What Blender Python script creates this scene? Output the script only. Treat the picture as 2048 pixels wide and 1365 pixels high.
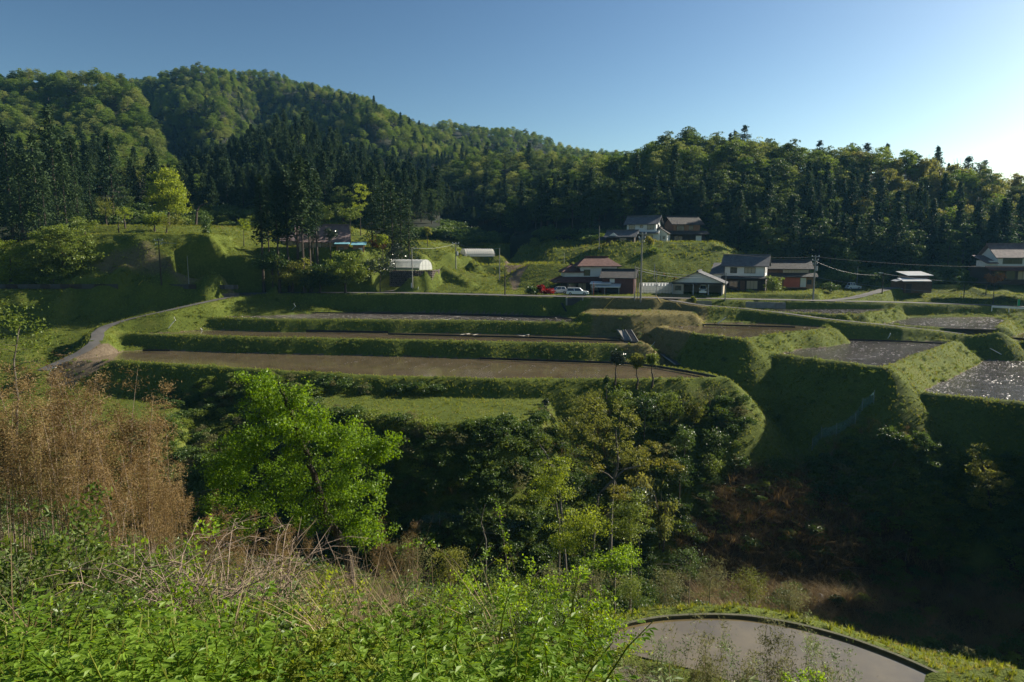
import bpy, math, random
import numpy as np
from mathutils import Vector, Matrix
R = math.radians
rnd = random.Random(7)
rng = np.random.default_rng(11)
for o in list(bpy.data.objects): bpy.data.objects.remove(o)
sc = bpy.context.scene
col = sc.collection
# ---------------------------------------------------------------- camera, sky, sun, exposure
F_PX = 2048 * 24 / 36
PITCH = R(7.61)
cam = bpy.data.objects.new('camera', bpy.data.cameras.new('camera'))
cam.data.lens = 24; cam.data.sensor_width = 36
cam.data.clip_start = 0.1; cam.data.clip_end = 6000
cam.rotation_euler = (math.pi / 2 - PITCH, 0, 0)
col.objects.link(cam); sc.camera = cam
SUN_AZ, SUN_EL = R(64), R(27)          # azimuth clockwise from +Y (the view direction)
world = bpy.data.worlds.new('World'); sc.world = world; world.use_nodes = True
nt = world.node_tree
sky = nt.nodes.new('ShaderNodeTexSky'); sky.sky_type = 'NISHITA'; sky.sun_disc = False
sky.sun_elevation = SUN_EL; sky.sun_rotation = SUN_AZ
sky.altitude = 300; sky.air_density = 1.0; sky.dust_density = 1.0; sky.ozone_density = 2.4
bg = nt.nodes['Background']; bg.inputs[1].default_value = 0.056
# the sky's own tone: deeper away from the sun, paler towards it
m1_ = nt.nodes.new('ShaderNodeVectorMath'); m1_.operation = 'SCALE'; m1_.inputs['Scale'].default_value = 1 / 3.6
gm_ = nt.nodes.new('ShaderNodeGamma'); gm_.inputs[1].default_value = 1.5
m2_ = nt.nodes.new('ShaderNodeVectorMath'); m2_.operation = 'MULTIPLY'; m2_.inputs[1].default_value = (3.4, 3.28, 2.8)
nt.links.new(sky.outputs[0], m1_.inputs[0]); nt.links.new(m1_.outputs[0], gm_.inputs[0]); nt.links.new(gm_.outputs[0], m2_.inputs[0]); nt.links.new(m2_.outputs[0], bg.inputs[0])
sun = bpy.data.objects.new('sun', bpy.data.lights.new('sun', 'SUN'))
sun.data.energy = 5.0; sun.data.angle = R(0.53); sun.data.color = (1.0, 0.91, 0.76)
sd = Vector((math.sin(SUN_AZ) * math.cos(SUN_EL), math.cos(SUN_AZ) * math.cos(SUN_EL), math.sin(SUN_EL)))
sun.rotation_euler = sd.to_track_quat('Z', 'Y').to_euler()
sun.location = (60, 60, 120); col.objects.link(sun)
sc.view_settings.view_transform = 'Standard'; sc.view_settings.look = 'None'
sc.view_settings.exposure = 1.0; sc.view_settings.gamma = 1.0
sc.view_settings.use_curve_mapping = False
cy = sc.cycles
cy.max_bounces = 6; cy.diffuse_bounces = 3; cy.glossy_bounces = 3; cy.transmission_bounces = 4
cy.transparent_max_bounces = 8; cy.volume_bounces = 1
cy.use_denoising = True
cy.caustics_reflective = False; cy.caustics_refractive = False
cy.sample_clamp_indirect = 4.0

# ---------------------------------------------------------------- pixel -> place
def ray(px, py):
    a = (px - 1024) / F_PX; b = (682.5 - py) / F_PX
    s, c = math.sin(PITCH), math.cos(PITCH)
    return (a, c + b * s, -s + b * c)
def at(px, py, z):
    d = ray(px, py); t = z / d[2]
    return Vector((d[0] * t, d[1] * t, z))
def atd(px, py, D):
    d = ray(px, py); t = D / d[1]
    return Vector((d[0] * t, D, d[2] * t))

# ---------------------------------------------------------------- objects
def tag(o, label=None, cat=None, group=None, kind=None):
    if label: o['label'] = label
    if cat: o['category'] = cat
    if group: o['group'] = group
    if kind: o['kind'] = kind
    return o
def link(name, data, parent=None, loc=None, rz=0):
    o = bpy.data.objects.new(name, data); col.objects.link(o)
    if parent: o.parent = parent
    if loc is not None: o.location = loc
    if rz: o.rotation_euler = (0, 0, rz)
    return o
def thing(name, label, cat, loc=(0, 0, 0), rz=0, group=None):
    return tag(link(name, None, None, loc, rz), label, cat, group)
def mesh_np(name, V, F, mat=None, smooth=False, cols=None):
    V = np.asarray(V, dtype=np.float32); F = np.asarray(F, dtype=np.int32)
    me = bpy.data.meshes.new(name)
    n, k = F.shape
    me.vertices.add(len(V)); me.vertices.foreach_set('co', V.ravel())
    me.loops.add(n * k); me.loops.foreach_set('vertex_index', F.ravel())
    me.polygons.add(n); me.polygons.foreach_set('loop_start', np.arange(0, n * k, k, dtype=np.int32))
    if smooth: me.polygons.foreach_set('use_smooth', np.ones(n, dtype=bool))
    me.update(calc_edges=True)
    if mat:
        for m in (mat if isinstance(mat, (list, tuple)) else [mat]): me.materials.append(m)
    if cols is not None:
        at_ = me.color_attributes.new('mask', 'FLOAT_COLOR', 'POINT')
        at_.data.foreach_set('color', np.asarray(cols, dtype=np.float32).ravel())
    return me
class MB:
    """collects boxes, prisms and tubes, then builds ONE mesh object"""
    def __init__(s): s.v = []; s.f = []
    def add(s, vs, fs):
        b = len(s.v); s.v += [tuple(v) for v in vs]; s.f += [tuple(i + b for i in f) for f in fs]; return s
    def box(s, x0, x1, y0, y1, z0, z1):
        return s.add([(x0,y0,z0),(x1,y0,z0),(x1,y1,z0),(x0,y1,z0),(x0,y0,z1),(x1,y0,z1),(x1,y1,z1),(x0,y1,z1)],
                     [(0,3,2,1),(4,5,6,7),(0,1,5,4),(1,2,6,5),(2,3,7,6),(3,0,4,7)])
    def slab(s, pts, t):
        """thick sheet: polygon pts (top), thickness t straight down"""
        n = len(pts); lo = [(p[0], p[1], p[2] - t) for p in pts]
        return s.add(list(pts) + lo, [tuple(range(n)), tuple(range(2 * n - 1, n - 1, -1))] +
                     [(i, i + n, (i + 1) % n + n, (i + 1) % n) for i in range(n)])
    def tube(s, pts, rad, n=6, cap=True):
        pts = [Vector(p) for p in pts]
        if not isinstance(rad, (list, tuple)): rad = [rad] * len(pts)
        rings = []
        for i, p in enumerate(pts):
            d = (pts[min(i + 1, len(pts) - 1)] - pts[max(i - 1, 0)])
            d = d.normalized() if d.length > 1e-9 else Vector((0, 0, 1))
            a = d.cross(Vector((0, 0, 1)) if abs(d.z) < .9 else Vector((1, 0, 0))).normalized(); b = d.cross(a)
            rings.append([p + (a * math.cos(2 * math.pi * k / n) + b * math.sin(2 * math.pi * k / n)) * rad[i] for k in range(n)])
        vs = [v for r_ in rings for v in r_]; fs = []
        for i in range(len(pts) - 1):
            for k in range(n):
                fs.append((i * n + k, i * n + (k + 1) % n, (i + 1) * n + (k + 1) % n, (i + 1) * n + k))
        if cap: fs.append(tuple(range(n))[::-1]); fs.append(tuple((len(pts) - 1) * n + k for k in range(n)))
        return s.add(vs, fs)
    def mesh(s, name, mat, smooth=False):
        me = bpy.data.meshes.new(name); me.from_pydata(s.v, [], s.f)
        if mat: me.materials.append(mat)
        if smooth: me.polygons.foreach_set('use_smooth', [True] * len(me.polygons))
        me.update(); return me
    def build(s, name, mat, parent=None, loc=None, rz=0, smooth=False):
        return link(name, s.mesh(name, mat, smooth), parent, loc, rz)

# ---------------------------------------------------------------- materials
def newmat(name):
    m = bpy.data.materials.new(name); m.use_nodes = True
    return m, m.node_tree, m.node_tree.nodes['Principled BSDF']
def N(nt_, typ, **kw):
    n = nt_.nodes.new(typ)
    for k, v in kw.items(): setattr(n, k, v)
    return n
def L(nt_, a, b): nt_.links.new(a, b)
def noise(nt_, scale, detail=4, rough=.55, coord=None):
    n = N(nt_, 'ShaderNodeTexNoise'); n.inputs['Scale'].default_value = scale
    n.inputs['Detail'].default_value = detail; n.inputs['Roughness'].default_value = rough
    if coord is not None: L(nt_, coord, n.inputs['Vector'])
    return n
def ramp(nt_, fac, stops):
    r_ = N(nt_, 'ShaderNodeValToRGB'); e = r_.color_ramp.elements
    while len(e) < len(stops): e.new(.5)
    for i, (p, c) in enumerate(stops): e[i].position = p; e[i].color = (*c, 1)
    L(nt_, fac, r_.inputs[0]); return r_
def simple(name, c1, c2=None, rough=.7, scale=3, metal=0, bump=0, bscale=20, spec=.3):
    m, t, p = newmat(name)
    co = N(t, 'ShaderNodeTexCoord').outputs['Object']
    c2 = c2 or tuple(v * .7 for v in c1)
    n = noise(t, scale, 5, .6, co)
    L(t, ramp(t, n.outputs[0], [(.3, c1), (.7, c2)]).outputs[0], p.inputs['Base Color'])
    p.inputs['Roughness'].default_value = rough; p.inputs['Metallic'].default_value = metal
    p.inputs['Specular IOR Level'].default_value = spec
    if bump:
        b = N(t, 'ShaderNodeBump'); b.inputs['Strength'].default_value = bump; b.inputs['Distance'].default_value = .05
        L(t, noise(t, bscale, 4, .6, co).outputs[0], b.inputs['Height']); L(t, b.outputs[0], p.inputs['Normal'])
    return m
def leafmat(name, ca, cb, trans=.45, rough=.5, spec=.25, wscale=.25, cc=None):
    """leaves: colour varies by leaf, by plant and by place; light passes through"""
    m, t, p = newmat(name)
    geo = N(t, 'ShaderNodeNewGeometry'); oi = N(t, 'ShaderNodeObjectInfo')
    nz = noise(t, wscale, 3, .6, geo.outputs['Position'])
    a = N(t, 'ShaderNodeMath', operation='MULTIPLY_ADD'); a.inputs[1].default_value = .35
    L(t, geo.outputs['Random Per Island'], a.inputs[0])
    b = N(t, 'ShaderNodeMath', operation='MULTIPLY_ADD'); b.inputs[1].default_value = .55
    L(t, oi.outputs['Random'], b.inputs[0])
    c = N(t, 'ShaderNodeMath', operation='MULTIPLY_ADD'); c.inputs[1].default_value = .7; c.inputs[2].default_value = -.3
    L(t, nz.outputs[0], c.inputs[0]); L(t, c.outputs[0], b.inputs[2]); L(t, b.outputs[0], a.inputs[2])
    st = [(.1, ca), (.75, cb)] + ([(1.0, cc)] if cc else [])
    r_ = ramp(t, a.outputs[0], st)
    L(t, r_.outputs[0], p.inputs['Base Color'])
    p.inputs['Roughness'].default_value = rough; p.inputs['Specular IOR Level'].default_value = spec
    tr = N(t, 'ShaderNodeBsdfTranslucent')
    hs = N(t, 'ShaderNodeHueSaturation'); hs.inputs['Hue'].default_value = .485; hs.inputs['Saturation'].default_value = 1.1
    hs.inputs['Value'].default_value = 1.35; L(t, r_.outputs[0], hs.inputs['Color']); L(t, hs.outputs[0], tr.inputs[0])
    mx = N(t, 'ShaderNodeMixShader'); mx.inputs[0].default_value = trans
    L(t, p.outputs[0], mx.inputs[1]); L(t, tr.outputs[0], mx.inputs[2])
    L(t, mx.outputs[0], t.nodes['Material Output'].inputs[0])
    return m
M = {}
M['bark'] = simple('bark', (.09, .07, .055), (.045, .036, .03), .95, 4, bump=.6, bscale=12)
M['bark_grey'] = simple('bark_grey', (.17, .15, .125), (.09, .08, .065), .95, 4, bump=.5, bscale=12)
M['cedar'] = leafmat('cedar_foliage', (.014, .034, .014), (.040, .068, .022), .2, .7, .12, .05)
M['broad_a'] = leafmat('broadleaf_spring', (.055, .115, .018), (.15, .215, .038), .45, .6, .2, .02)
M['broad_b'] = leafmat('broadleaf_deep', (.030, .065, .015), (.09, .13, .03), .3, .6, .2, .02)
M['broad_c'] = leafmat('broadleaf_pale', (.11, .16, .035), (.23, .265, .07), .42, .65, .2, .03)
M['bamboo'] = leafmat('bamboo_foliage', (.11, .14, .028), (.24, .24, .06), .42, .6, .2, .03)

# ---------------------------------------------------------------- terrain height
def polysd(X, Y, P):
    """signed distance to polygon P, negative inside"""
    P = np.asarray(P); d = np.full(X.shape, 1e9); inside = np.zeros(X.shape, bool); n = len(P)
    for i in range(n):
        ax, ay = P[i]; bx, by = P[(i + 1) % n]; ex, ey = bx - ax, by - ay
        t = np.clip(((X - ax) * ex + (Y - ay) * ey) / (ex * ex + ey * ey + 1e-12), 0, 1)
        d = np.minimum(d, np.hypot(X - ax - t * ex, Y - ay - t * ey))
        c = ((ay > Y) != (by > Y)) & (X < (bx - ax) * (Y - ay) / (by - ay + 1e-12) + ax)
        inside ^= c
    return np.where(inside, -d, d)
def linesd(X, Y, P):
    """distance to polyline P of (x,y,z) and the z there"""
    d = np.full(X.shape, 1e9); z = np.zeros(X.shape)
    for (ax, ay, az), (bx, by, bz) in zip(P[:-1], P[1:]):
        ex, ey = bx - ax, by - ay
        t = np.clip(((X - ax) * ex + (Y - ay) * ey) / (ex * ex + ey * ey + 1e-12), 0, 1)
        q = np.hypot(X - ax - t * ex, Y - ay - t * ey); k = q < d
        d = np.where(k, q, d); z = np.where(k, az + t * (bz - az), z)
    return d, z
def vnoise(X, Y, s, seed=0):
    X = X / s + seed * 17.3; Y = Y / s - seed * 9.1
    xi = np.floor(X).astype(np.int64); yi = np.floor(Y).astype(np.int64); fx = X - xi; fy = Y - yi
    fx = fx * fx * (3 - 2 * fx); fy = fy * fy * (3 - 2 * fy)
    def h(a, b):
        n = (a * 374761393 + b * 668265263 + seed * 974711) & 0x7fffffff
        n = ((n ^ (n >> 13)) * 1274126177) & 0x7fffffff
        return (n & 0xffff) / 65535.0 - .5
    return (h(xi, yi) * (1 - fx) + h(xi + 1, yi) * fx) * (1 - fy) + (h(xi, yi + 1) * (1 - fx) + h(xi + 1, yi + 1) * fx) * fy
COLS = [
 (-170, [(-20,1),(0,0),(30,-7),(60,-15),(90,-17),(110,-14.5),(125,-11),(135,-8),(150,-6),(165,3),(200,12),(260,25),(420,30)]),
 (-60, [(-20,1),(0,-1.5),(12,-5),(28,-9.5),(45,-16),(60,-24),(75,-26),(92,-22),(105,-18.6),(121,-16.2),(132,-13.5),(142,-9.5),(147,-7.7),(155,-5),(175,2),(200,8),(260,20),(420,25)]),
 (-25, [(-20,1),(0,-1.7),(4,-2.9),(10,-5.4),(18,-8.6),(28,-12.5),(42,-20),(54,-31),(68,-32),(76,-26),(86,-22),(110,-19.5),(130,-17),(146,-13),(150,-9.6),(165,-4),(185,1),(230,6),(420,14)]),
 (0, [(-20,1),(0,-1.7),(5,-3.7),(10,-6.4),(16,-10),(22,-13.8),(27,-16.3),(34,-18.4),(40,-24),(48,-32),(58,-34),(67,-34),(74,-28),(80,-24),(88,-22.5),(110,-19.5),(130,-17),(146,-13),(150,-9.6),(160,-8),(175,-5.8),(200,-2.5),(230,1.5),(270,5),(420,10)]),
 (4, [(-20,1),(0,-1.7),(6,-4.9),(12,-9.4),(20,-15.0),(23,-17.6),(33,-18.5),(38,-24),(46,-32),(58,-34),(67,-34),(74,-28.5),(80,-24.5),(88,-22.5),(110,-19.5),(129,-17),(143,-12.8),(149,-9.6),(160,-8),(174,-5.5),(196,-2),(225,1.5),(265,5),(420,11)]),
 (12, [(-20,1),(0,-1.7),(6,-6),(12,-10.5),(20,-16),(24,-17.8),(33,-18.6),(38,-24),(46,-32),(58,-34),(67,-34),(73,-29.5),(80,-26),(90,-22.5),(110,-19.5),(125,-16.8),(138,-12),(146,-9.7),(158,-8),(170,-5),(185,0),(200,2),(240,6),(420,14)]),
 (33, [(-20,1),(0,-2.2),(10,-9.5),(20,-16),(24,-18),(28,-19),(32,-23),(42,-31.5),(60,-34),(66,-34),(72,-29.5),(79,-26),(88,-23),(97,-20.4),(114,-18.5),(124,-16),(132,-13),(139,-9.8),(152,-9.3),(165,-5),(176,1.2),(200,3),(240,8),(420,16)]),
 (55, [(-20,0),(0,-3),(10,-9.8),(20,-16),(25,-19),(31,-24),(42,-31.5),(62,-34),(66,-34),(71.5,-28.5),(80,-21.5),(86,-20.4),(100,-19),(130,-15),(140,-12),(146,-10.2),(158,-9.5),(170,-8),(182,-3),(200,3),(240,10),(420,20)]),
 (90, [(-20,0),(0,-3),(10,-9.8),(20,-16),(25,-19),(31,-24),(42,-31.5),(58,-34),(64,-33.5),(70,-27.5),(77,-21),(84,-20),(115,-18.7),(135,-14),(144,-11.9),(160,-10.5),(178,-7),(190,-1),(240,8),(420,20)]),
 (200, [(-20,0),(0,-3),(10,-9.8),(20,-16),(25,-19),(31,-24),(42,-31.5),(58,-34),(64,-33.5),(70,-27.5),(77,-22),(84,-21.5),(115,-19.7),(135,-16),(144,-13),(160,-12),(178,-7),(190,-1),(240,8),(420,20)]),
]
def base(X, Y):
    prof = [np.interp(Y, [p[0] for p in c[1]], [p[1] for p in c[1]]) for c in COLS]
    xs = [c[0] for c in COLS]; out = np.where(X < xs[0], prof[0], prof[-1])
    for i in range(len(xs) - 1):
        t = np.clip((X - xs[i]) / (xs[i + 1] - xs[i]), 0, 1); t = t * t * (3 - 2 * t)
        k = (X >= xs[i]) & (X <= xs[i + 1])
        out = np.where(k, prof[i] * (1 - t) + prof[i + 1] * t, out)
    return out
def pp(z, pts): return [tuple(at(px, py, z)[:2]) for px, py in pts]
def dd(pts): return [(atd(px, 500, D)[0], D) for px, D in pts]
# (name, height, polygon, slope of its banks, rim height, is it flooded)
T = [
 ('P3', -17.0, pp(-17.0, [(120,726),(230,724),(300,729),(430,737),(600,748),(760,757),(1000,762),(1250,763),(1452,760),(1410,748),(1330,736),(1250,722),(1150,700),(900,693),(600,690),(330,694),(240,700)]), .95, .28, 1),
 ('P2', -14.9, pp(-14.9, [(205,668),(300,671),(500,677),(800,683),(1000,687),(1200,691),(1296,692),(1262,680),(1200,662),(900,655),(600,652),(330,650),(225,657)]), .95, .28, 1),
 ('P1', -13.0, pp(-13.0, [(335,634),(560,641),(900,643),(1050,646),(1185,649),(1160,640),(1110,630),(1020,624),(600,621),(420,624)]), .95, .25, 1),
 ('S2', -10.9, pp(-10.9, [(560,603),(700,603),(900,604),(1050,608),(1085,612),(1080,597),(600,592)]), 1.0, 0, 0),
 ('RD', -9.2, pp(-9.2, [(440,592),(600,585),(900,584),(1080,591),(1300,593.5),(1330,588),(1330,575),(900,571),(460,577)]), .9, 0, 0),
 ('S1', -18.8, pp(-18.8, [(640,822),(760,838),(900,846),(980,843),(1060,830),(1090,800),(1050,780),(640,780)]), 1.25, 0, 0),
 ('S0', -21.0, pp(-21.0, [(-200,880),(150,880),(330,850),(360,820),(300,790),(-200,790)]), 1.3, 0, 0),
 ('RX', -11.3, pp(-11.3, [(1168,627),(1260,630.5),(1386,629),(1384,617),(1190,613)]), .95, 0, 0),
 ('R1', -13.2, pp(-13.2, [(1318,657),(1400,671),(1490,682),(1560,671),(1668,660),(1640,650),(1580,646),(1400,646),(1345,649)]), .9, .28, 1),
 ('R2', -15.2, pp(-15.2, [(1500,703),(1560,712),(1774,740),(1840,713),(1918,686),(1800,676),(1665,673),(1600,682)]), .9, .28, 1),
 ('R3', -18.0, pp(-18.0, [(1808,785),(1900,795),(2048,809),(2250,836),(2500,760),(2350,716),(2100,708),(1945,708),(1890,738)]), .9, .25, 1),
 ('U1', -11.9, pp(-11.9, [(1500,627),(1640,631),(1722,631),(1792,621),(1788,615.5),(1600,615),(1480,616)]), .9, .2, 1),
 ('U2', -13.5, pp(-13.5, [(1740,651),(1860,656),(1990,660),(2022,643),(1990,635),(1790,635)]), .9, .25, 1),
 ('U3', -15.0, pp(-15.0, [(1990,672),(2200,690),(2400,680),(2300,650),(2030,650)]), .9, .25, 1),
 ('TL', -7.8, pp(-7.8, [(-500,582),(0,580),(200,578.5),(330,577.5),(380,576),(402,575),(410,570),(408,562),(-500,558)]), .85, 0, 0),
 ('K0', -2.2, dd([(190,145.5),(300,145),(400,145),(470,146),(500,151),(480,160),(190,160)]), 1.5, 0, 0),
 ('K1', 3.4, dd([(185,147.5),(250,146),(330,147.5),(420,148.5),(450,155),(470,170),(150,190)]), 1.1, 0, 0),
 ('K2', 5.6, dd([(190,162),(300,160),(400,166),(500,178),(560,195),(300,215),(150,200)]), .28, 0, 0),
 ('KH', 0.5, dd([(480,158),(540,155),(640,154),(720,154.5),(760,160),(790,180),(500,200),(450,175)]), 1.5, 0, 0),
 ('SW', -4.6, dd([(730,149.5),(800,151.0),(850,152.5),(872,156),(878,162),(860,170),(730,172)]), 2.6, 0, 0),
 ('G2', -1.9, dd([(905,183),(960,182.5),(1000,182.5),(1005,192),(900,194)]), .8, 0, 0),
 ('V1', -3.9, dd([(900,173),(1000,172.5),(1060,174),(1050,181),(905,182)]), .8, 0, 0),
 ('V2', 1.6, dd([(880,206),(1230,205),(1230,235),(860,240)]), .55, 0, 0),
 ('F1', 1.9, dd([(1225,172),(1300,171),(1345,172),(1420,173),(1440,180),(1420,196),(1215,198)]), .55, 0, 0),
 ('F2', -3.4, dd([(1060,166),(1180,163.5),(1300,163),(1420,164.5),(1430,178),(1060,178)]), .5, 0, 0),
 ('GR', -9.2, dd([(1270,137),(1330,136),(1560,141),(1640,143),(1650,165),(1270,163)]), 1.4, 0, 0),
 ('LP', -17.35, pp(-17.35, [(1150,1500),(1100,1330),(1165,1262),(1230,1238),(1300,1224),(1400,1217),(1500,1218),(1600,1235),(1700,1262),(1800,1298),(1900,1340),(1960,1380),(1900,1500)]), .9, 0, 0),
 ('FE', -16.9, pp(-16.9, [(1880,1345),(2100,1350),(2150,1500),(1880,1500)]), .8, 0, 0),
]
def at3(px, py, z): return tuple(at(px, py, z))
ROADS = {
 'main': (2.0, [at3(380,589,-9.25), at3(600,586,-9.2), at3(800,586,-9.2), at3(1080,592.5,-9.25), at3(1300,596,-9.3), at3(1500,599,-10.1), at3(1752,604,-10.6), at3(1900,608,-11.2), at3(2048,614,-11.9), at3(2300,626,-13)]),
 'lane': (1.0, [at3(84,742,-17.9), at3(128,722,-17.1), at3(172,702,-16.1), at3(196,682,-15.0), at3(194,664,-14.1), at3(222,649,-13.3), at3(270,636,-12.4), at3(330,623,-11.4), at3(410,605,-10.2), at3(470,593,-9.5), at3(520,588,-9.25)]),
 'branch': (1.5, [at3(770,584,-9.2), at3(830,577,-8.6), at3(870,565,-7.8), at3(910,555,-6.9), at3(960,546.5,-6.1), at3(1010,536,-5.2), at3(1055,526,-4.1), at3(1110,517,-2.9)]),
 'path': (.75, [at3(1318,597,-9.5), at3(1398,611,-10.3), at3(1480,617,-10.9), at3(1568,627,-11.5), at3(1646,638,-12.0), at3(1793,653,-13.0), at3(1920,668,-14.3), at3(2048,683,-15.6), at3(2300,712,-17.2)]),
 'side': (1.3, [at3(1640,603,-10.5), at3(1700,598,-10.2), at3(1745,587,-9.4), at3(1775,578,-8.8), at3(1830,572,-8.5)]),
}
RIDGES = [
 (.25, 1.0, [at3(1190, 1312, -17.1), at3(1240, 1314, -17.1), at3(1380, 1346, -17.1), at3(1480, 1385, -17.1), at3(1560, 1500, -17.1)]),  # grassy spurs: (half width, slope, polyline)
 (1.0, .75, [(-31,172,1.5),(-22,168,-1.0),(-14,161,-5.0),(-10,157,-7.2)]),
 (.6, .8, [(-24,176,1.0),(-12,178,-1.5),(-9,172,-3.6)]),
 (.5, 1.0, [at3(1500,620,-11.2), at3(1690,630,-11.7)]),
]
def height(X, Y, detail=True, want=False):
    X = np.asarray(X, float); Y = np.asarray(Y, float)
    b = base(X, Y); amp = np.clip((Y - 10) / 40, .25, 1) * np.where((Y > 86) & (Y < 166) & (X > -62) & (X < 110), .3, 1)
    big = vnoise(X, Y, 9, 3) * 1.6 + vnoise(X, Y, 4, 4) * .8
    b = b + big * amp
    h = b.copy(); flat = np.zeros(X.shape)
    wob = vnoise(X, Y, 6, 5) * .7 + vnoise(X, Y, 2.2, 6) * .35
    if detail:
        crag = (vnoise(X, Y, 3.0, 8) * 2.2 + vnoise(X, Y, 1.1, 9) * .7)
    for name, z, P, sl, rim, wet in T:
        P_ = np.asarray(P); x0, y0 = P_.min(0) - 16; x1, y1 = P_.max(0) + 16
        k = (X > x0) & (X < x1) & (Y > y0) & (Y < y1)
        if not k.any(): continue
        s = polysd(X[k], Y[k], P) + vnoise(X[k], Y[k], 2.6, 61) * .45 + vnoise(X[k], Y[k], 7, 62) * .5
        w = wob[k] * np.clip(s / 1.2, 0, 1)
        if detail and name in ('K0', 'K1', 'TL'): w = w + crag[k] * np.clip(s / 1.0, 0, 1) * 1.3
        q_ = np.maximum(s + w * .8, 0); q_ = np.where(sl < 1.3, (np.sqrt(q_ * q_ + .35) - .592) * 1.05, q_); f = z - sl * q_ - .12 * np.clip(s, 0, 1)
        if rim:
            r_ = np.clip((s + 1.0) / .35, 0, 1) * (s <= 0) + (s > 0) * 1.0
            f = np.where(s <= 0, z - .15 + (rim + .15) * r_, z + rim - sl * q_)
        hk = h[k]; up = f > hk
        flat[k] = np.where(up, np.where(s < 0, 1.0, 0.0), flat[k])
        h[k] = np.maximum(hk, f)
    for w_, sl, P in RIDGES:
        d, z = linesd(X, Y, P); h = np.maximum(h, z - sl * np.maximum(d - w_ + wob, 0))
    h = h + vnoise(X, Y, .9, 2) * .16 * (1 - .75 * flat)
    onroad = np.full(X.shape, 9.0)
    for nm, (w_, P) in ROADS.items():
        d, z = linesd(X, Y, P); t = np.clip((d - w_ - .15) / 1.2, 0, 1)
        if nm in ('path', 'lane'): h = np.maximum(h, z - .9 * np.maximum(d - w_ - .3 + wob * .4, 0))
        k = d < w_ + 1.4
        h = np.where(k, z * (1 - t) + h * t, h); onroad = np.minimum(onroad, d - w_)
    if want: return h, flat, onroad
    return h
def hz(x, y): return float(height(np.array([x]), np.array([y]))[0])
def grid_mesh(xs, ys, zf):
    X, Y = np.meshgrid(xs, ys); Z = zf(X, Y); nx, ny = len(xs), len(ys)
    V = np.stack([X, Y, Z], -1).reshape(-1, 3)
    i = np.arange(nx * ny).reshape(ny, nx)
    Fq = np.stack([i[:-1, :-1], i[:-1, 1:], i[1:, 1:], i[1:, :-1]], -1).reshape(-1, 4)
    return V, Fq
# ---------------------------------------------------------------- ground
xs = np.concatenate([np.arange(-330, -120, 5.0), np.arange(-120, -66, 1.0), np.arange(-66, 96, .45), np.arange(96, 130, 1.0), np.arange(130, 331, 5.0)])
ys = np.concatenate([np.arange(-30, 0, 2.0), np.arange(0, 56, .55), np.arange(56, 160, .38), np.arange(160, 205, .7), np.arange(205, 440, 3.0)])
GX, GY = np.meshgrid(xs, ys)
GH, GFL, GRD = height(GX, GY, want=True)
V, Fq = grid_mesh(xs, ys, lambda a, b: GH)
def smooth01(v, a, b): t = np.clip((v - a) / (b - a), 0, 1); return t * t * (3 - 2 * t)
def polyw(X, Y, P, soft=3): return 1 - smooth01(polysd(X, Y, P) + vnoise(X, Y, 5, 21) * 4, -soft, soft)
DEAD = [(16, 60), (20, 72), (26, 79), (33, 80), (39, 75), (43, 68), (46, 65), (90, 63), (90, 52), (24, 52)]
CUT = [(-90, 138), (-70, 139), (-52, 140), (-54, 144), (-66, 144.5), (-90, 143)]
def masks(X, Y):
    dead = polyw(X, Y, DEAD)
    cut = polyw(X, Y, CUT, 1.5)
    dirt = np.zeros(X.shape)
    shore = pp(-17, [(100, 735), (170, 712), (260, 706), (330, 700), (330, 712), (250, 718), (200, 730)])
    dirt = np.maximum(dirt, polyw(X, Y, shore, .8))
    garden = pp(-9, [(1015, 570), (1050, 562), (1066, 572), (1030, 580)]); dirt = np.maximum(dirt, polyw(X, Y, garden, .8))
    tan = polyw(X, Y, pp(-12.2, [(1150, 626), (1390, 618), (1420, 650), (1330, 662), (1200, 655)]), 1.5)
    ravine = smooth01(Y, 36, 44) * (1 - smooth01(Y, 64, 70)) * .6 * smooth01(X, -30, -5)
    return dead, cut, dirt, tan, ravine
dead, cut, dirt, tan_, rav = masks(GX, GY)
def fld(i): # mud beneath the flooded fields
    return 0
mud = np.zeros(GX.shape)
for name, z, P, sl, rim, wet in T:
    if wet: mud = np.maximum(mud, (polysd(GX, GY, P) < -.75) & (GH < z + .02))
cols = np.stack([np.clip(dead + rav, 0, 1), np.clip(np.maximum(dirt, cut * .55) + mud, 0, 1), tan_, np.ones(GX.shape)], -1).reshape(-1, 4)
m, t, p = newmat('ground_cover')
pos = N(t, 'ShaderNodeNewGeometry').outputs['Position']
n1 = noise(t, .22, 5, .6, pos); n2 = noise(t, 2.3, 5, .65, pos); n3 = noise(t, 9, 3, .6, pos)
g1 = ramp(t, n1.outputs[0], [(.32, (.060, .085, .014)), (.55, (.105, .135, .022)), (.72, (.16, .165, .04))])
g2 = ramp(t, n2.outputs[0], [(.3, (.035, .050, .010)), (.6, (.12, .15, .026)), (.8, (.20, .18, .06))])
mx = N(t, 'ShaderNodeMixRGB'); mx.inputs[0].default_value = .5; L(t, g1.outputs[0], mx.inputs[1]); L(t, g2.outputs[0], mx.inputs[2])
att = N(t, 'ShaderNodeAttribute', attribute_name='mask'); sp = N(t, 'ShaderNodeSeparateColor'); L(t, att.outputs['Color'], sp.inputs[0])
cur = mx.outputs[0]
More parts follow.
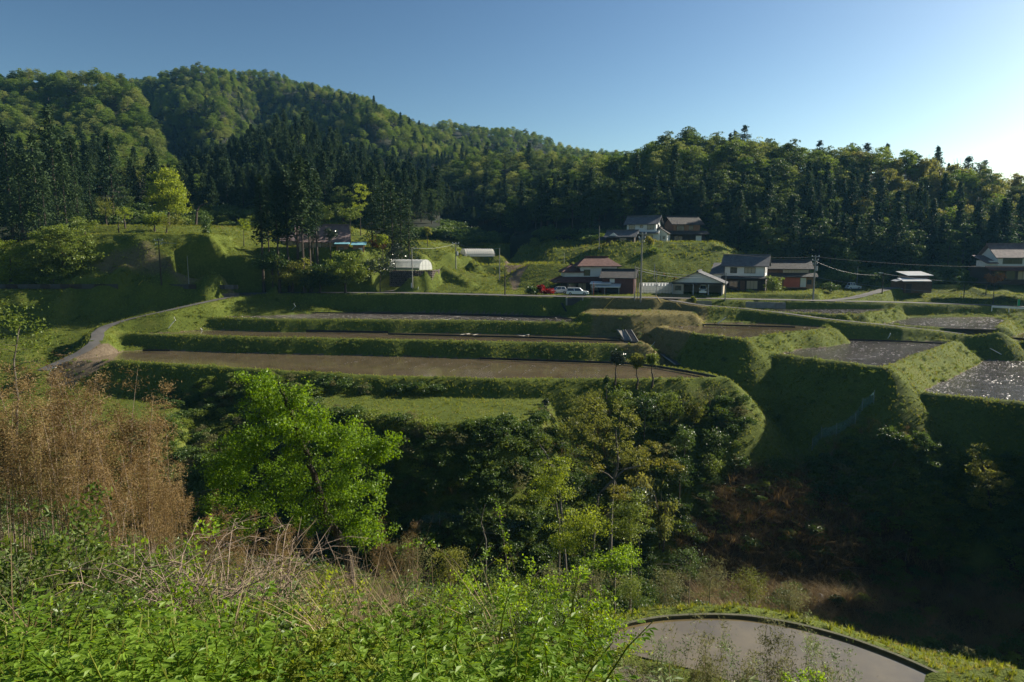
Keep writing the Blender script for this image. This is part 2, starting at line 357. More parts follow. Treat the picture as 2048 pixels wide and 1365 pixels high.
for ch, stops in ((2, [(.3, (.11, .10, .035)), (.7, (.20, .17, .07))]), (0, [(.3, (.035, .024, .014)), (.55, (.075, .052, .028)), (.75, (.035, .045, .015))]),
                  (1, [(.3, (.10, .075, .05)), (.7, (.20, .16, .11))])):
    r_ = ramp(t, n2.outputs[0], stops)
    f = N(t, 'ShaderNodeMath', operation='MULTIPLY_ADD'); L(t, n3.outputs[0], f.inputs[0]); f.inputs[1].default_value = .5; f.inputs[2].default_value = -.25
    f2 = N(t, 'ShaderNodeMath', operation='ADD'); L(t, sp.outputs[ch], f2.inputs[0]); L(t, f.outputs[0], f2.inputs[1])
    f3 = N(t, 'ShaderNodeMapRange'); f3.inputs[1].default_value = .3; f3.inputs[2].default_value = .65; L(t, f2.outputs[0], f3.inputs[0])
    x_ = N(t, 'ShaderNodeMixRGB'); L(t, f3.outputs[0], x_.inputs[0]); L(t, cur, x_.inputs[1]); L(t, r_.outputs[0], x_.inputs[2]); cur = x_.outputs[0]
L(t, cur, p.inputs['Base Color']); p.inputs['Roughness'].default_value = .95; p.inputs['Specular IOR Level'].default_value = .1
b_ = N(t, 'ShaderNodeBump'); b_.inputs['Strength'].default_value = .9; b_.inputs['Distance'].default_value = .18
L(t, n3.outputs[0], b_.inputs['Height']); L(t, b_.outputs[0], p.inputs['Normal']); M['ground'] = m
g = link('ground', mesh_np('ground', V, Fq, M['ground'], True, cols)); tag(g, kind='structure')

# ---------------------------------------------------------------- flooded fields
def watermat(name, c1, c2, clod=0., rough=.05, ripple=.03, ior=1.36):
    m, t, p = newmat(name); pos = N(t, 'ShaderNodeNewGeometry').outputs['Position']
    n_ = noise(t, .35, 5, .6, pos)
    L(t, ramp(t, n_.outputs[0], [(.3, c1), (.7, c2)]).outputs[0], p.inputs['Base Color'])
    p.inputs['IOR'].default_value = ior; p.inputs['Specular IOR Level'].default_value = .9
    rr = noise(t, .5, 4, .6, pos)
    mr = N(t, 'ShaderNodeMapRange'); mr.inputs[1].default_value = .45; mr.inputs[2].default_value = .7
    mr.inputs[3].default_value = rough; mr.inputs[4].default_value = rough + .08 + clod * .06
    L(t, rr.outputs[0], mr.inputs[0]); L(t, mr.outputs[0], p.inputs['Roughness'])
    rp = noise(t, 5, 3, .6, pos); b1 = N(t, 'ShaderNodeBump'); b1.inputs['Strength'].default_value = ripple; b1.inputs['Distance'].default_value = .1
    L(t, rp.outputs[0], b1.inputs['Height']); last = b1
    if clod:
        cn = noise(t, 4.5, 6, .75, pos); cr = N(t, 'ShaderNodeMapRange'); cr.inputs[1].default_value = .50; cr.inputs[2].default_value = .62
        L(t, cn.outputs[0], cr.inputs[0]); b2 = N(t, 'ShaderNodeBump'); b2.inputs['Strength'].default_value = clod; b2.inputs['Distance'].default_value = .26
        L(t, cr.outputs[0], b2.inputs['Height']); L(t, b1.outputs[0], b2.inputs['Normal']); last = b2
    L(t, last.outputs[0], p.inputs['Normal']); return m
M['w_brown'] = watermat('flooded_field', (.08, .062, .035), (.13, .10, .062), 0, .06, .05)
M['w_clod'] = watermat('flooded_field_clods', (.040, .032, .026), (.075, .060, .048), .8, .16, .2)
M['w_near'] = watermat('flooded_field_near', (.115, .088, .042), (.21, .165, .082), 0, .02, .035, 1.8)
WM = {'P3': 'w_brown', 'P2': 'w_brown', 'P1': 'w_clod', 'R1': 'w_brown', 'R2': 'w_clod', 'R3': 'w_clod', 'U1': 'w_clod', 'U2': 'w_clod', 'LP': 'w_near'}
NEAR_FIELDS = [pp(-17.3, [(1150,1300),(1200,1275),(1232,1250),(1262,1243),(1330,1230),(1420,1226),(1500,1229),(1600,1247),(1700,1275),(1800,1312),(1880,1350),(1900,1420),(1850,1500),(1620,1500),(1500,1376),(1390,1340),(1250,1306),(1180,1304)]),
               pp(-17.3, [(1150,1420),(1180,1335),(1240,1325),(1370,1356),(1470,1400),(1540,1500),(1150,1500)])]
for name, z, P, sl, rim, wet in T + [('LP', -17.3, NEAR_FIELDS[0], 0, 0, 2), ('LP', -17.3, NEAR_FIELDS[1], 0, 0, 2)]:
    if not wet: continue
    me = bpy.data.meshes.new('paddy_water'); n = len(P)
    me.from_pydata([(x, y, z) for x, y in P], [], [tuple(range(n))]); me.materials.append(M[WM.get(name, 'w_brown')]); me.update()
    if me.polygons[0].normal.z < 0: me.flip_normals()
    tag(link('paddy_water', me), kind='structure')
# stream in the ravine
m, t, p = newmat('stream'); p.inputs['Base Color'].default_value = (.02, .03, .03, 1); p.inputs['Roughness'].default_value = .08
n_ = noise(t, 4, 4, .6, N(t, 'ShaderNodeNewGeometry').outputs['Position']); b1 = N(t, 'ShaderNodeBump'); b1.inputs['Strength'].default_value = .5; b1.inputs['Distance'].default_value = .1
L(t, n_.outputs[0], b1.inputs['Height']); L(t, b1.outputs[0], p.inputs['Normal']); M['stream'] = m
def ribbon(name, P, w, mat, lift=.05, seg=1.0, drape=False):
    pts = []
    for (a, b) in zip(P[:-1], P[1:]):
        a = Vector(a); b = Vector(b); k = max(1, int((b - a).length / seg))
        pts += [a.lerp(b, i / k) for i in range(k)]
    pts.append(Vector(P[-1]))
    for _ in range(6):
        pts = [pts[0]] + [(pts[i - 1] + pts[i] * 2 + pts[i + 1]) / 4 for i in range(1, len(pts) - 1)] + [pts[-1]]
    V = []
    for i, q in enumerate(pts):
        d = pts[min(i + 1, len(pts) - 1)] - pts[max(i - 1, 0)]; d.z = 0; d.normalize(); s = Vector((d.y, -d.x, 0))
        for u in (-1, -.5, 0, .5, 1):
            ww = w * (1 + .08 * math.sin(i * 1.7 + u)); V.append(q + s * u * ww + Vector((0, 0, lift + .04 * (1 - u * u))))
    Fq = [(i * 5 + k, i * 5 + k + 1, (i + 1) * 5 + k + 1, (i + 1) * 5 + k) for i in range(len(pts) - 1) for k in range(4)]
    me = mesh_np(name, [tuple(v) for v in V], Fq, mat)
    if me.polygons[0].normal.z < 0: me.flip_normals()
    return link(name, me)
M['asphalt'] = simple('old_asphalt', (.13, .125, .115), (.075, .07, .065), .9, .5, bump=.4, bscale=6)
M['concrete'] = simple('concrete', (.30, .29, .26), (.17, .165, .145), .85, .8, bump=.3, bscale=10)
for k, (w_, P) in ROADS.items():
    nm = {'main': 'road', 'lane': 'farm_lane', 'branch': 'hill_lane', 'path': 'farm_path', 'side': 'side_lane'}[k]
    tag(ribbon(nm, P, w_ * .95, M['asphalt'], .06 + .004 * list(ROADS).index(k)), kind='structure')
tag(ribbon('stream', [(-60, 63, -29.2), (-20, 62, -30.3), (0, 62, -34.2), (14, 61.5, -34.2), (30, 62, -34.2), (44, 63, -34.2), (90, 60, -34.4)], 1.4, M['stream'], .25), kind='structure')

# ---------------------------------------------------------------- hills
def loft(name, rows, ncol=90, nsub=14, amp=3.0, seed=1):
    """rows: foot .. ridge .. back, each a list of (px, py, D)"""
    px0 = max(r_[0][0] for r_ in rows); px1 = min(r_[-1][0] for r_ in rows)
    pxs = np.linspace(px0, px1, ncol); G = []
    for r_ in rows:
        q = np.array(r_, float)
        G.append([tuple(atd(x, np.interp(x, q[:, 0], q[:, 1]), np.interp(x, q[:, 0], q[:, 2]))) for x in pxs])
    G = np.array(G); lo = G[:1].copy(); lo[..., 2] -= 9; lo[..., 1] -= 5; G = np.concatenate([lo, G]); out = []
    nr = len(rows) + 1
    for i in range(nr - 1):
        p0 = G[max(i - 1, 0)]; p1 = G[i]; p2 = G[i + 1]; p3 = G[min(i + 2, nr - 1)]
        for s_ in range(nsub):
            t = s_ / nsub
            out.append(.5 * ((2 * p1) + (-p0 + p2) * t + (2 * p0 - 5 * p1 + 4 * p2 - p3) * t * t + (-p0 + 3 * p1 - 3 * p2 + p3) * t ** 3))
    out.append(G[-1]); S = np.array(out)
    S[..., 2] += (vnoise(S[..., 0], S[..., 1], 38, seed) * 2.2 + vnoise(S[..., 0], S[..., 1], 15, seed + 1)) * amp
    ny, nx = S.shape[:2]; i = np.arange(nx * ny).reshape(ny, nx)
    Fq = np.stack([i[:-1, :-1], i[:-1, 1:], i[1:, 1:], i[1:, :-1]], -1).reshape(-1, 4)
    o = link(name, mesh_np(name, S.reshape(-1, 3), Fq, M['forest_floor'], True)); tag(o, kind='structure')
    return S[nsub:]
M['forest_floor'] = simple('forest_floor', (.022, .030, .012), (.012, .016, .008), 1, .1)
def scatter_loft(S, spacing, v0, v1, seed):
    """trees on a lofted hill; v0..v1 rows (0 = foot, 1 = last row)"""
    r_ = np.random.default_rng(seed); ny, nx = S.shape[:2]
    a = S[:-1, :-1]; b = S[:-1, 1:]; c = S[1:, :-1]
    ar = np.linalg.norm(np.cross(b - a, c - a), axis=-1); ks = (np.arange(ny - 1) / (ny - 1)); ar[(ks < v0) | (ks >= v1)] = 0
    n = int(ar.sum() / spacing ** 2); w = (ar / ar.sum()).ravel()
    idx = r_.choice(len(w), n, p=w); iy, ix = np.divmod(idx, nx - 1); u, v = r_.random(n), r_.random(n)
    P = S[iy, ix] + (S[iy, ix + 1] - S[iy, ix]) * u[:, None] + (S[iy + 1, ix] - S[iy, ix]) * v[:, None]
    # thin out trees that stand closer than the spacing allows
    cell = {}; keep = []
    for k in range(n):
        key = (int(P[k, 0] // (spacing * .8)), int(P[k, 1] // (spacing * .8)))
        if key in cell and cell[key] > 0: continue
        cell[key] = 1; keep.append(k)
    return P[keep], (iy[keep] + v[keep]) / (ny - 1)
H = {}
H['far'] = loft('far_hill', [[(760,470,420),(1400,470,420)], [(760,360,520),(900,330,520),(1050,340,520),(1400,370,520)],
    [(760,330,640),(850,284,640),(900,270,640),(960,266,640),(1010,273,640),(1060,290,640),(1150,315,640),(1250,330,640),(1400,350,640)], [(760,400,800),(1400,400,800)]], 60, 10, 4, 2)
H['main'] = loft('mountain', [[(150,440,350),(400,430,340),(700,440,330),(1000,450,330)], [(150,330,430),(330,330,420),(430,330,380),(540,350,410),(650,330,400),(760,350,380),(900,350,380),(1000,360,380)],
    [(150,240,520),(300,240,500),(400,225,450),(450,225,450),(520,270,500),(620,250,510),(740,255,460),(850,290,470),(920,310,470),(1000,350,470)],
    [(150,200,600),(240,182,600),(320,172,600),(450,170,600),(550,166,600),(620,180,600),(700,208,590),(780,238,570),(860,268,560),(910,292,550),(1000,350,540)],
    [(150,260,760),(1000,380,760)]], 110, 12, 7, 4)
H['cedar'] = loft('cedar_hill', [[(330,455,206),(480,455,204),(600,470,200),(760,465,204),(880,462,214)], [(330,420,240),(450,400,240),(600,390,235),(760,420,240),(880,440,245)],
    [(330,400,310),(430,375,310),(480,340,310),(540,305,310),(600,305,310),(680,345,305),(780,395,290),(880,430,280)], [(330,450,380),(880,450,380)]], 60, 10, 2.5, 6)
H['left'] = loft('left_hill', [[(-500,480,165),(-200,475,165),(0,462,168),(200,442,190),(300,432,200),(400,438,206)], [(-500,330,270),(0,340,255),(120,325,262),(200,350,250),(300,365,245),(360,400,235),(400,425,225)],
    [(-500,260,350),(0,250,340),(120,250,340),(200,255,330),(260,270,325),(320,320,300),(360,370,270),(400,422,240)],
    [(-500,215,440),(-100,200,430),(0,196,420),(60,182,420),(150,172,410),(210,182,400),(250,200,390),(290,245,350),(330,310,310),(362,358,275),(400,430,245)], [(-500,300,560),(400,480,330)]], 90, 10, 4, 8)
H['mid'] = loft('middle_hill', [[(800,470,268),(1000,470,248),(1150,472,222),(1330,470,215)], [(800,440,300),(900,410,290),(1050,400,280),(1200,410,265),(1330,400,260)],
    [(800,430,345),(840,400,345),(880,372,345),(960,345,345),(1040,342,345),(1120,348,340),(1200,352,335),(1330,360,330)], [(800,470,430),(1330,420,430)]], 60, 10, 3, 10)
H['right'] = loft('right_hill', [[(1020,480,214),(1120,478,208),(1230,470,202),(1400,474,200),(1440,520,186),(1550,556,174),(1700,560,172),(1900,556,174),(2100,556,176),(2900,556,176)],
    [(1020,474,222),(1120,440,224),(1300,400,222),(1500,410,215),(1700,440,212),(1900,465,210),(2100,480,210),(2900,480,210)],
    [(1020,470,240),(1100,430,252),(1200,382,255),(1280,352,255),(1350,326,255),(1500,324,252),(1620,345,250),(1750,362,246),(1850,385,244),(1950,402,244),(2048,418,244),(2300,425,244),(2900,430,244)],
    [(1020,500,330),(2900,520,330)]], 110, 10, 2.0, 12)
# ---------------------------------------------------------------- tree kinds
def cards(C, D, U, ln, wd, rs, fold=.25):
    """diamond leaves: centre C, long axis D, side axis U (arrays), sizes -> verts, quads"""
    D = D / (np.linalg.norm(D, axis=1, keepdims=True) + 1e-9)
    U = U - (U * D).sum(1, keepdims=True) * D; U = U / (np.linalg.norm(U, axis=1, keepdims=True) + 1e-9)
    W = np.cross(D, U); ln = np.asarray(ln).reshape(-1, 1); wd = np.asarray(wd).reshape(-1, 1)
    a = C - D * ln * .5; b = C + U * wd * .5 + W * wd * fold; c = C + D * ln * .5; d = C - U * wd * .5 + W * wd * fold
    V = np.stack([a, b, c, d], 1).reshape(-1, 3); n = len(C)
    return V, np.arange(n * 4).reshape(n, 4)
def rdir(r_, n): v = r_.normal(size=(n, 3)); return v / np.linalg.norm(v, axis=1, keepdims=True)
def cedar_crown(h, rad, n, seed, bare=.12, size=.55, droop=.5, poly=1.0):
    r_ = np.random.default_rng(seed)
    nb = int(n / 9); z = bare * h + (1 - bare) * h * (r_.random(nb) ** .85); f = (z / h - bare) / (1 - bare)
    lob = 1 + .25 * np.sin(f * 19 + seed)                      # layered outline
    R_ = rad * (1 - f ** 1.5) ** .8 * np.minimum(1, .35 + f * 5) * lob * (.7 + .5 * r_.random(nb)) + .25
    th = r_.random(nb) * 2 * np.pi; C = []; D = []
    for k in range(9):
        s = (k + .6) / 9; j = r_.normal(size=(nb, 3)) * .22
        C.append(np.stack([np.cos(th) * R_ * s, np.sin(th) * R_ * s, z - droop * R_ * s * s + .25 * s * s * s * R_], 1) + j)
        D.append(np.stack([np.cos(th), np.sin(th), -.55 + .5 * r_.random(nb)], 1) + r_.normal(size=(nb, 3)) * .45)
    C = np.concatenate(C); D = np.concatenate(D)
    return cards(C, D, rdir(r_, len(C)), size * (.7 + .8 * r_.random(len(C))), size * .5 * (.6 + .8 * r_.random(len(C))), r_)
def broad_crown(h, rad, n, seed, bare=.25, size=.42, ncl=46, flat=1.0, cl=.3, asym=0.):
    r_ = np.random.default_rng(seed); cc = []
    ch = h * (1 - bare) / 2; cz = h * bare + ch
    while len(cc) < ncl:
        v = rdir(r_, 1)[0] * (.25 + .75 * r_.random() ** .45)
        if v[2] < -.75: continue
        w = (1 - .35 * max(v[2], 0)) * (1 + .35 * math.sin(math.atan2(v[1], v[0]) * 3 + seed) * .5)
        cc.append((v[0] * rad * w * (1 - .2) , v[1] * rad * w * .8, cz + v[2] * ch * .88))
    cc = np.array(cc); cs = rad * cl * (.6 + .8 * r_.random(ncl)); per = n // ncl
    C = []; D = []
    for q, s in zip(cc, cs):
        v = rdir(r_, per); v[:, 2] = np.abs(v[:, 2]) * .9 - .25; rr = (.55 + .45 * r_.random(per))[:, None]
        C.append(q + v * rr * s * np.array([1.15, 1.15, .75 * flat])); D.append(v + r_.normal(size=(per, 3)) * .7)
    C = np.concatenate(C); D = np.concatenate(D)
    return cards(C, D, rdir(r_, len(C)), size * (.6 + .8 * r_.random(len(C))), size * .7 * (.6 + .8 * r_.random(len(C))), r_)
def plume_crown(h, rad, n, seed, size=.4):
    """a clump of bamboo: arching culm tips with feathery leaves"""
    r_ = np.random.default_rng(seed); C = []; D = []; nc = 9
    for k in range(nc):
        th = r_.random() * 2 * np.pi; hh = h * (.75 + .3 * r_.random()); lean = rad * (.5 + .7 * r_.random())
        m_ = n // nc; s = .3 + .7 * r_.random(m_) ** .8
        x = np.cos(th) * lean * s ** 2.2; y = np.sin(th) * lean * s ** 2.2; z = hh * (s - .18 * s ** 4 * 1.6)
        wid = (.35 + .9 * np.sin(np.pi * np.clip((s - .2) / .85, 0, 1)))
        j = r_.normal(size=(m_, 3)) * wid[:, None] * np.array([.6, .6, .35])
        C.append(np.stack([x, y, z], 1) + j); D.append(np.stack([np.cos(th) + 0 * s, np.sin(th) + 0 * s, -.8 + 0 * s], 1) + r_.normal(size=(m_, 3)) * .6)
    C = np.concatenate(C); D = np.concatenate(D)
    return cards(C, D, rdir(r_, len(C)), size * (.7 + .7 * r_.random(len(C))), size * .35 * (.7 + .7 * r_.random(len(C))), r_)
def trunk_mb(h, r0, seed, limbs=5, rad=2.5, lo=.35, n=6, lean=.3):
    r_ = random.Random(seed); b = MB(); pts = []
    for i in range(6):
        t = i / 5; pts.append((r_.uniform(-1, 1) * lean * t, r_.uniform(-1, 1) * lean * t, h * t - (.4 if i == 0 else 0)))
    b.tube(pts, [r0 * (1 - .8 * i / 5) * (1.25 if i == 0 else 1) for i in range(6)], n)
    for k in range(limbs):
        t = lo + (1 - lo) * .75 * k / max(1, limbs - 1); i = min(4, int(t * 5)); q = Vector(pts[i]).lerp(Vector(pts[i + 1]), t * 5 - i)
        th = r_.uniform(0, 6.28); ln = rad * r_.uniform(.6, .95) * (1 - .3 * t)
        e = q + Vector((math.cos(th) * ln, math.sin(th) * ln, ln * r_.uniform(.35, .9)))
        mid = q.lerp(e, .5) + Vector((0, 0, -.08 * ln)); b.tube([q, mid, e], [r0 * .38 * (1 - t * .6), r0 * .25, r0 * .07], 4, False)
    return b
KIND = {}   # kind -> list of (crown mesh, trunk mesh, height)
def add_kind(k, fn, mat, trunk, h, bark='bark'):
    Vc, Fc = fn; crown = mesh_np(k + '_crown', Vc, Fc, M[mat]); tm = trunk.mesh(k + '_trunk', M[bark])
    joined = None
    KIND.setdefault(k, []).append([crown, tm, h, joined])
for s in range(3):
    add_kind('cedar', cedar_crown(17, 3.3, 2300, 20 + s, .12, .62), 'cedar', trunk_mb(16.5, .26, s, 0), 17)
for s in range(3):
    add_kind('broad_a', broad_crown(11, 4.2, 2700, 30 + s, .15, .38, 75, cl=.24), 'broad_a', trunk_mb(8.5, .22, 10 + s, 5, 3.2), 11)
for s in range(2):
    add_kind('broad_b', broad_crown(12, 4.0, 2500, 40 + s, .12, .40, 64, cl=.25), 'broad_b', trunk_mb(9, .24, 20 + s, 5, 3), 12)
for s in range(2):
    add_kind('broad_c', broad_crown(11, 4.2, 2100, 50 + s, .18, .34, 80, cl=.23), 'broad_c', trunk_mb(9.5, .2, 30 + s, 8, 3.6), 11, 'bark_grey')
for s in range(2):
    b = MB()
    r_ = random.Random(s)
    for k in range(7):
        th = r_.uniform(0, 6.28); b.tube([(math.cos(th) * .4, math.sin(th) * .4, -.3), (math.cos(th) * .6, math.sin(th) * .6, 7), (math.cos(th) * 1.6, math.sin(th) * 1.6, 10.5)], [.07, .05, .02], 4)
    add_kind('bamboo', plume_crown(12, 2.6, 1500, 60 + s, .62), 'bamboo', b, 12)
NAMES = {'cedar': 'cedar_tree', 'broad_a': 'broadleaf_tree', 'broad_b': 'evergreen_tree', 'broad_c': 'pale_leaf_tree', 'bamboo': 'bamboo_clump'}
def plant_tree(k, i, loc, s, rz, label, group, name=None, sxy=None):
    cr, tm, h, _ = KIND[k][i % len(KIND[k])]
    o = thing(name or NAMES[k], label, {'bamboo': 'bamboo'}.get(k, 'tree'), loc, rz, group); o.scale = (sxy or s, sxy or s, s)
    link('trunk' if k != 'bamboo' else 'culms', tm, o); link('crown', cr, o); return o
def gn_scatter(name, P, scl, rot, idx, protos, label=None, kind='stuff'):
    """one object: instances of the source meshes on given points"""
    me = bpy.data.meshes.new(name); n = len(P); me.vertices.add(n); me.vertices.foreach_set('co', np.asarray(P, np.float32).ravel())
    for an, arr, ty in (('scl', scl, 'FLOAT'), ('idx', idx, 'INT')):
        a_ = me.attributes.new(an, ty, 'POINT'); a_.data.foreach_set('value', np.asarray(arr, np.float32 if ty == 'FLOAT' else np.int32))
    a_ = me.attributes.new('rot', 'FLOAT_VECTOR', 'POINT'); a_.data.foreach_set('vector', np.asarray(rot, np.float32).ravel())
    src = bpy.data.collections.new(name + '_source')
    for i, (meshes) in enumerate(protos):
        # join the meshes of one source into one mesh
        Vs = []; Fs = []; mi = []; off = 0; mats = []
        for mm in meshes:
            nv = len(mm.vertices); v = np.empty(nv * 3, np.float32); mm.vertices.foreach_get('co', v); Vs.append(v.reshape(-1, 3))
            for pl in mm.polygons: Fs.append([q + off for q in pl.vertices]); mi.append(len(mats))
            mats.append(mm.materials[0]); off += nv
        key = 'src_' + '_'.join(mm.name for mm in meshes)
        jm = bpy.data.meshes.get(key)
        if jm is None:
            jm = bpy.data.meshes.new(key); jm.from_pydata(np.concatenate(Vs).tolist(), [], Fs)
            for q in mats: jm.materials.append(q)
            jm.polygons.foreach_set('material_index', mi); jm.update()
        ob = bpy.data.objects.new('%03d' % i, jm); src.objects.link(ob)
    ng = bpy.data.node_groups.new(name, 'GeometryNodeTree')
    ng.interface.new_socket('Geometry', in_out='INPUT', socket_type='NodeSocketGeometry')
    ng.interface.new_socket('Geometry', in_out='OUTPUT', socket_type='NodeSocketGeometry')
    gi = ng.nodes.new('NodeGroupInput'); go = ng.nodes.new('NodeGroupOutput')
    m2p = ng.nodes.new('GeometryNodeMeshToPoints'); ng.links.new(gi.outputs[0], m2p.inputs[0])
    ci = ng.nodes.new('GeometryNodeCollectionInfo'); ci.inputs[0].default_value = src; ci.inputs[1].default_value = True; ci.inputs[2].default_value = True
    ip = ng.nodes.new('GeometryNodeInstanceOnPoints'); ng.links.new(m2p.outputs[0], ip.inputs['Points']); ng.links.new(ci.outputs[0], ip.inputs['Instance'])
    ip.inputs['Pick Instance'].default_value = True
    def na(nm, ty, sock):
        q = ng.nodes.new('GeometryNodeInputNamedAttribute'); q.data_type = ty; q.inputs[0].default_value = nm
        ng.links.new(q.outputs[0], sock)
    na('idx', 'INT', ip.inputs['Instance Index']); na('scl', 'FLOAT', ip.inputs['Scale']); na('rot', 'FLOAT_VECTOR', ip.inputs['Rotation'])
    ng.links.new(ip.outputs[0], go.inputs[0])
    o = link(name, me); mo = o.modifiers.new('instances', 'NODES'); mo.node_group = ng
    tag(o, label, None, None, kind); return o

# ---------------------------------------------------------------- forests
BK = ['cedar', 'broad_a', 'broad_b', 'broad_c', 'bamboo']
FL = {  # hill: (spacing, v range, how the kinds mix, as a function of pixel column and height up the slope)
 'far': (6.0, 0, .72), 'main': (5.0, 0, .80), 'cedar': (4.3, 0, .74), 'left': (4.6, .02, .80), 'mid': (5.0, 0, .74), 'right': (4.1, .02, .74)}
def pick(hill, px, v, r_):
    q = r_.random()
    if hill == 'far': return 'broad_a' if q < .5 else 'broad_c' if q < .8 else 'broad_b'
    if hill == 'main':
        dark = .5 + .9 * float(vnoise(np.array([px]), np.array([v * 900]), 110, 33)[0])
        if v < .3: return 'cedar' if q < .75 else 'broad_b'
        if q < .5 * max(dark, 0): return 'cedar' if q < .22 * dark and v < .75 else 'broad_b'
        return 'broad_a' if q < .75 else 'broad_c'
    if hill == 'cedar': return 'cedar' if q < .87 else 'broad_b' if q < .95 else 'broad_a'
    if hill == 'left':
        if px < 230 and v < .30 or v < .12: return 'cedar' if q < .85 else 'broad_b'
        return 'broad_a' if q < .52 else 'broad_c' if q < .86 else 'cedar' if q < .89 and v < .5 else 'broad_b'
    if hill == 'mid':
        if v > .4: return 'broad_c' if q < .3 else 'broad_a' if q < .55 else 'broad_b' if q < .97 else 'cedar'
        return 'broad_b' if q < .5 else 'cedar' if q < .8 else 'broad_a'
    if px < 1480 and v > .45: return 'broad_a' if q < .4 else 'broad_c' if q < .62 else 'broad_b' if q < .95 else 'cedar'
    if px > 1700 and v > .25: return 'bamboo' if q < .66 else 'cedar' if q < .74 else 'broad_b' if q < .92 else 'broad_a'
    if v > .5: return 'cedar' if q < .07 else 'broad_a' if q < .6 else 'broad_b' if q < .8 else 'broad_c'
    return 'cedar' if q < .5 else 'broad_b'
WORDS = {'cedar': 'dark cedar', 'broad_a': 'fresh green broadleaf tree', 'broad_b': 'dark evergreen broadleaf tree', 'broad_c': 'pale spring-leaved tree', 'bamboo': 'yellowish bamboo clump'}
PLACE = {'right': 'on the shaded wooded hill behind the right hand houses', 'left': 'on the sunlit slope at the left edge', 'cedar': 'in the dark cedar wood behind the tiled farmhouse',
         'mid': 'on the shady wooded hill in the middle distance', 'main': 'on the large mountain', 'far': 'on the farthest ridge'}
PROTO_LIST = []; PSTART = {}
for k in BK:
    PSTART[k] = len(PROTO_LIST)
    for e in KIND[k]: PROTO_LIST.append([e[1], e[0]])
def topx(P):
    s, c = math.sin(PITCH), math.cos(PITCH)
    f = P[:, 1] * c - P[:, 2] * s; u = P[:, 1] * s + P[:, 2] * c
    return 1024 + F_PX * P[:, 0] / f, 682.5 - F_PX * u / f
allt = []
for hi, hill in enumerate(FL):
    sp_, v0, v1 = FL[hill]; P, v = scatter_loft(H[hill], sp_, v0, v1, 100 + hi); px, py = topx(P); r_ = random.Random(hi)
    for k in range(len(P)):
        if hill == 'right' and px[k] > 2500 and v[k] < .1: pass
        kd = pick(hill, px[k], v[k] / v1 * .95, r_)
        s = r_.uniform(.75, 1.15) * {'far': .75, 'main': .78, 'left': .88, 'mid': .9}.get(hill, 1.0)
        if kd == 'cedar' and hill in ('right', 'cedar'): s *= .95
        if kd == 'cedar' and hill == 'main': s *= .9
        if v[k] > v1 * .85: s *= .8
        if kd == 'cedar': s *= r_.uniform(.72, 1.05)
        allt.append((hill, kd, tuple(P[k]), s, r_.uniform(0, 6.28), px[k], r_.randrange(3)))
inview = [t_ for t_ in allt if -20 < t_[5] < 2068]
inview.sort(key=lambda t_: -t_[3] * 15 / t_[2][1]); big = set(id(t_) for t_ in inview[:285])
rest = {}
for t_ in allt:
    hill, kd, P, s, rz, px, vi = t_
    if id(t_) in big:
        plant_tree(kd, vi, (P[0], P[1], P[2] - .3), s, rz, WORDS[kd] + ' ' + PLACE[hill], WORDS[kd] + 's ' + PLACE[hill])
    else: rest.setdefault(hill, []).append(t_)
for hill, L_ in rest.items():
    gn_scatter('forest', [(t_[2][0], t_[2][1], t_[2][2] - .3) for t_ in L_], [t_[3] for t_ in L_], [(0, 0, t_[4]) for t_ in L_],
               [PSTART[t_[1]] + t_[6] % len(KIND[t_[1]]) for t_ in L_], PROTO_LIST, 'dense woodland ' + PLACE[hill])
print('trees', len(allt))
# ---------------------------------------------------------------- buildings
M['tile_grey'] = None
def tilemat(name, c1, c2, rough=.75, sx=3.4, sy=3.2):
    m, t, p = newmat(name); co = N(t, 'ShaderNodeTexCoord').outputs['Object']
    n_ = noise(t, 1.5, 4, .6, co); L(t, ramp(t, n_.outputs[0], [(.35, c1), (.65, c2)]).outputs[0], p.inputs['Base Color'])
    w1 = N(t, 'ShaderNodeTexWave', bands_direction='X'); w1.inputs['Scale'].default_value = sx; L(t, co, w1.inputs[0])
    w2 = N(t, 'ShaderNodeTexWave', bands_direction='Z', wave_profile='SAW'); w2.inputs['Scale'].default_value = sy; L(t, co, w2.inputs[0])
    a = N(t, 'ShaderNodeMath', operation='ADD'); L(t, w1.outputs[0], a.inputs[0]); L(t, w2.outputs[0], a.inputs[1])
    b1 = N(t, 'ShaderNodeBump'); b1.inputs['Strength'].default_value = .8; b1.inputs['Distance'].default_value = .06
    L(t, a.outputs[0], b1.inputs['Height']); L(t, b1.outputs[0], p.inputs['Normal'])
    p.inputs['Roughness'].default_value = rough; p.inputs['Specular IOR Level'].default_value = .2; return m
M['tile_grey'] = tilemat('grey_roof_tile', (.11, .115, .125), (.17, .17, .18))
M['tile_mauve'] = tilemat('mauve_roof_tile', (.16, .12, .12), (.24, .18, .17))
M['tile_red'] = tilemat('red_roof_tile', (.11, .05, .042), (.17, .085, .068))
M['tile_dark'] = tilemat('dark_roof_tile', (.05, .048, .048), (.08, .075, .07))
M['plaster'] = simple('white_plaster', (.70, .70, .68), (.58, .58, .56), .8, .7)
M['cream'] = simple('cream_plaster', (.50, .44, .34), (.40, .34, .25), .85, .8)
M['wood_brown'] = simple('brown_boards', (.16, .095, .06), (.09, .055, .035), .8, 2.5, bump=.4, bscale=9)
M['wood_dark'] = simple('dark_boards', (.05, .038, .03), (.028, .022, .018), .8, 2.5, bump=.4, bscale=9)
M['clay'] = simple('clay_wall', (.30, .17, .10), (.22, .12, .075), .9, 1)
M['brick_red'] = simple('red_cladding', (.13, .055, .05), (.09, .04, .038), .8, 3, bump=.5, bscale=8)
M['metal_pale'] = simple('pale_metal_sheet', (.75, .75, .73), (.6, .6, .58), .35, .8, metal=.2, spec=.5)
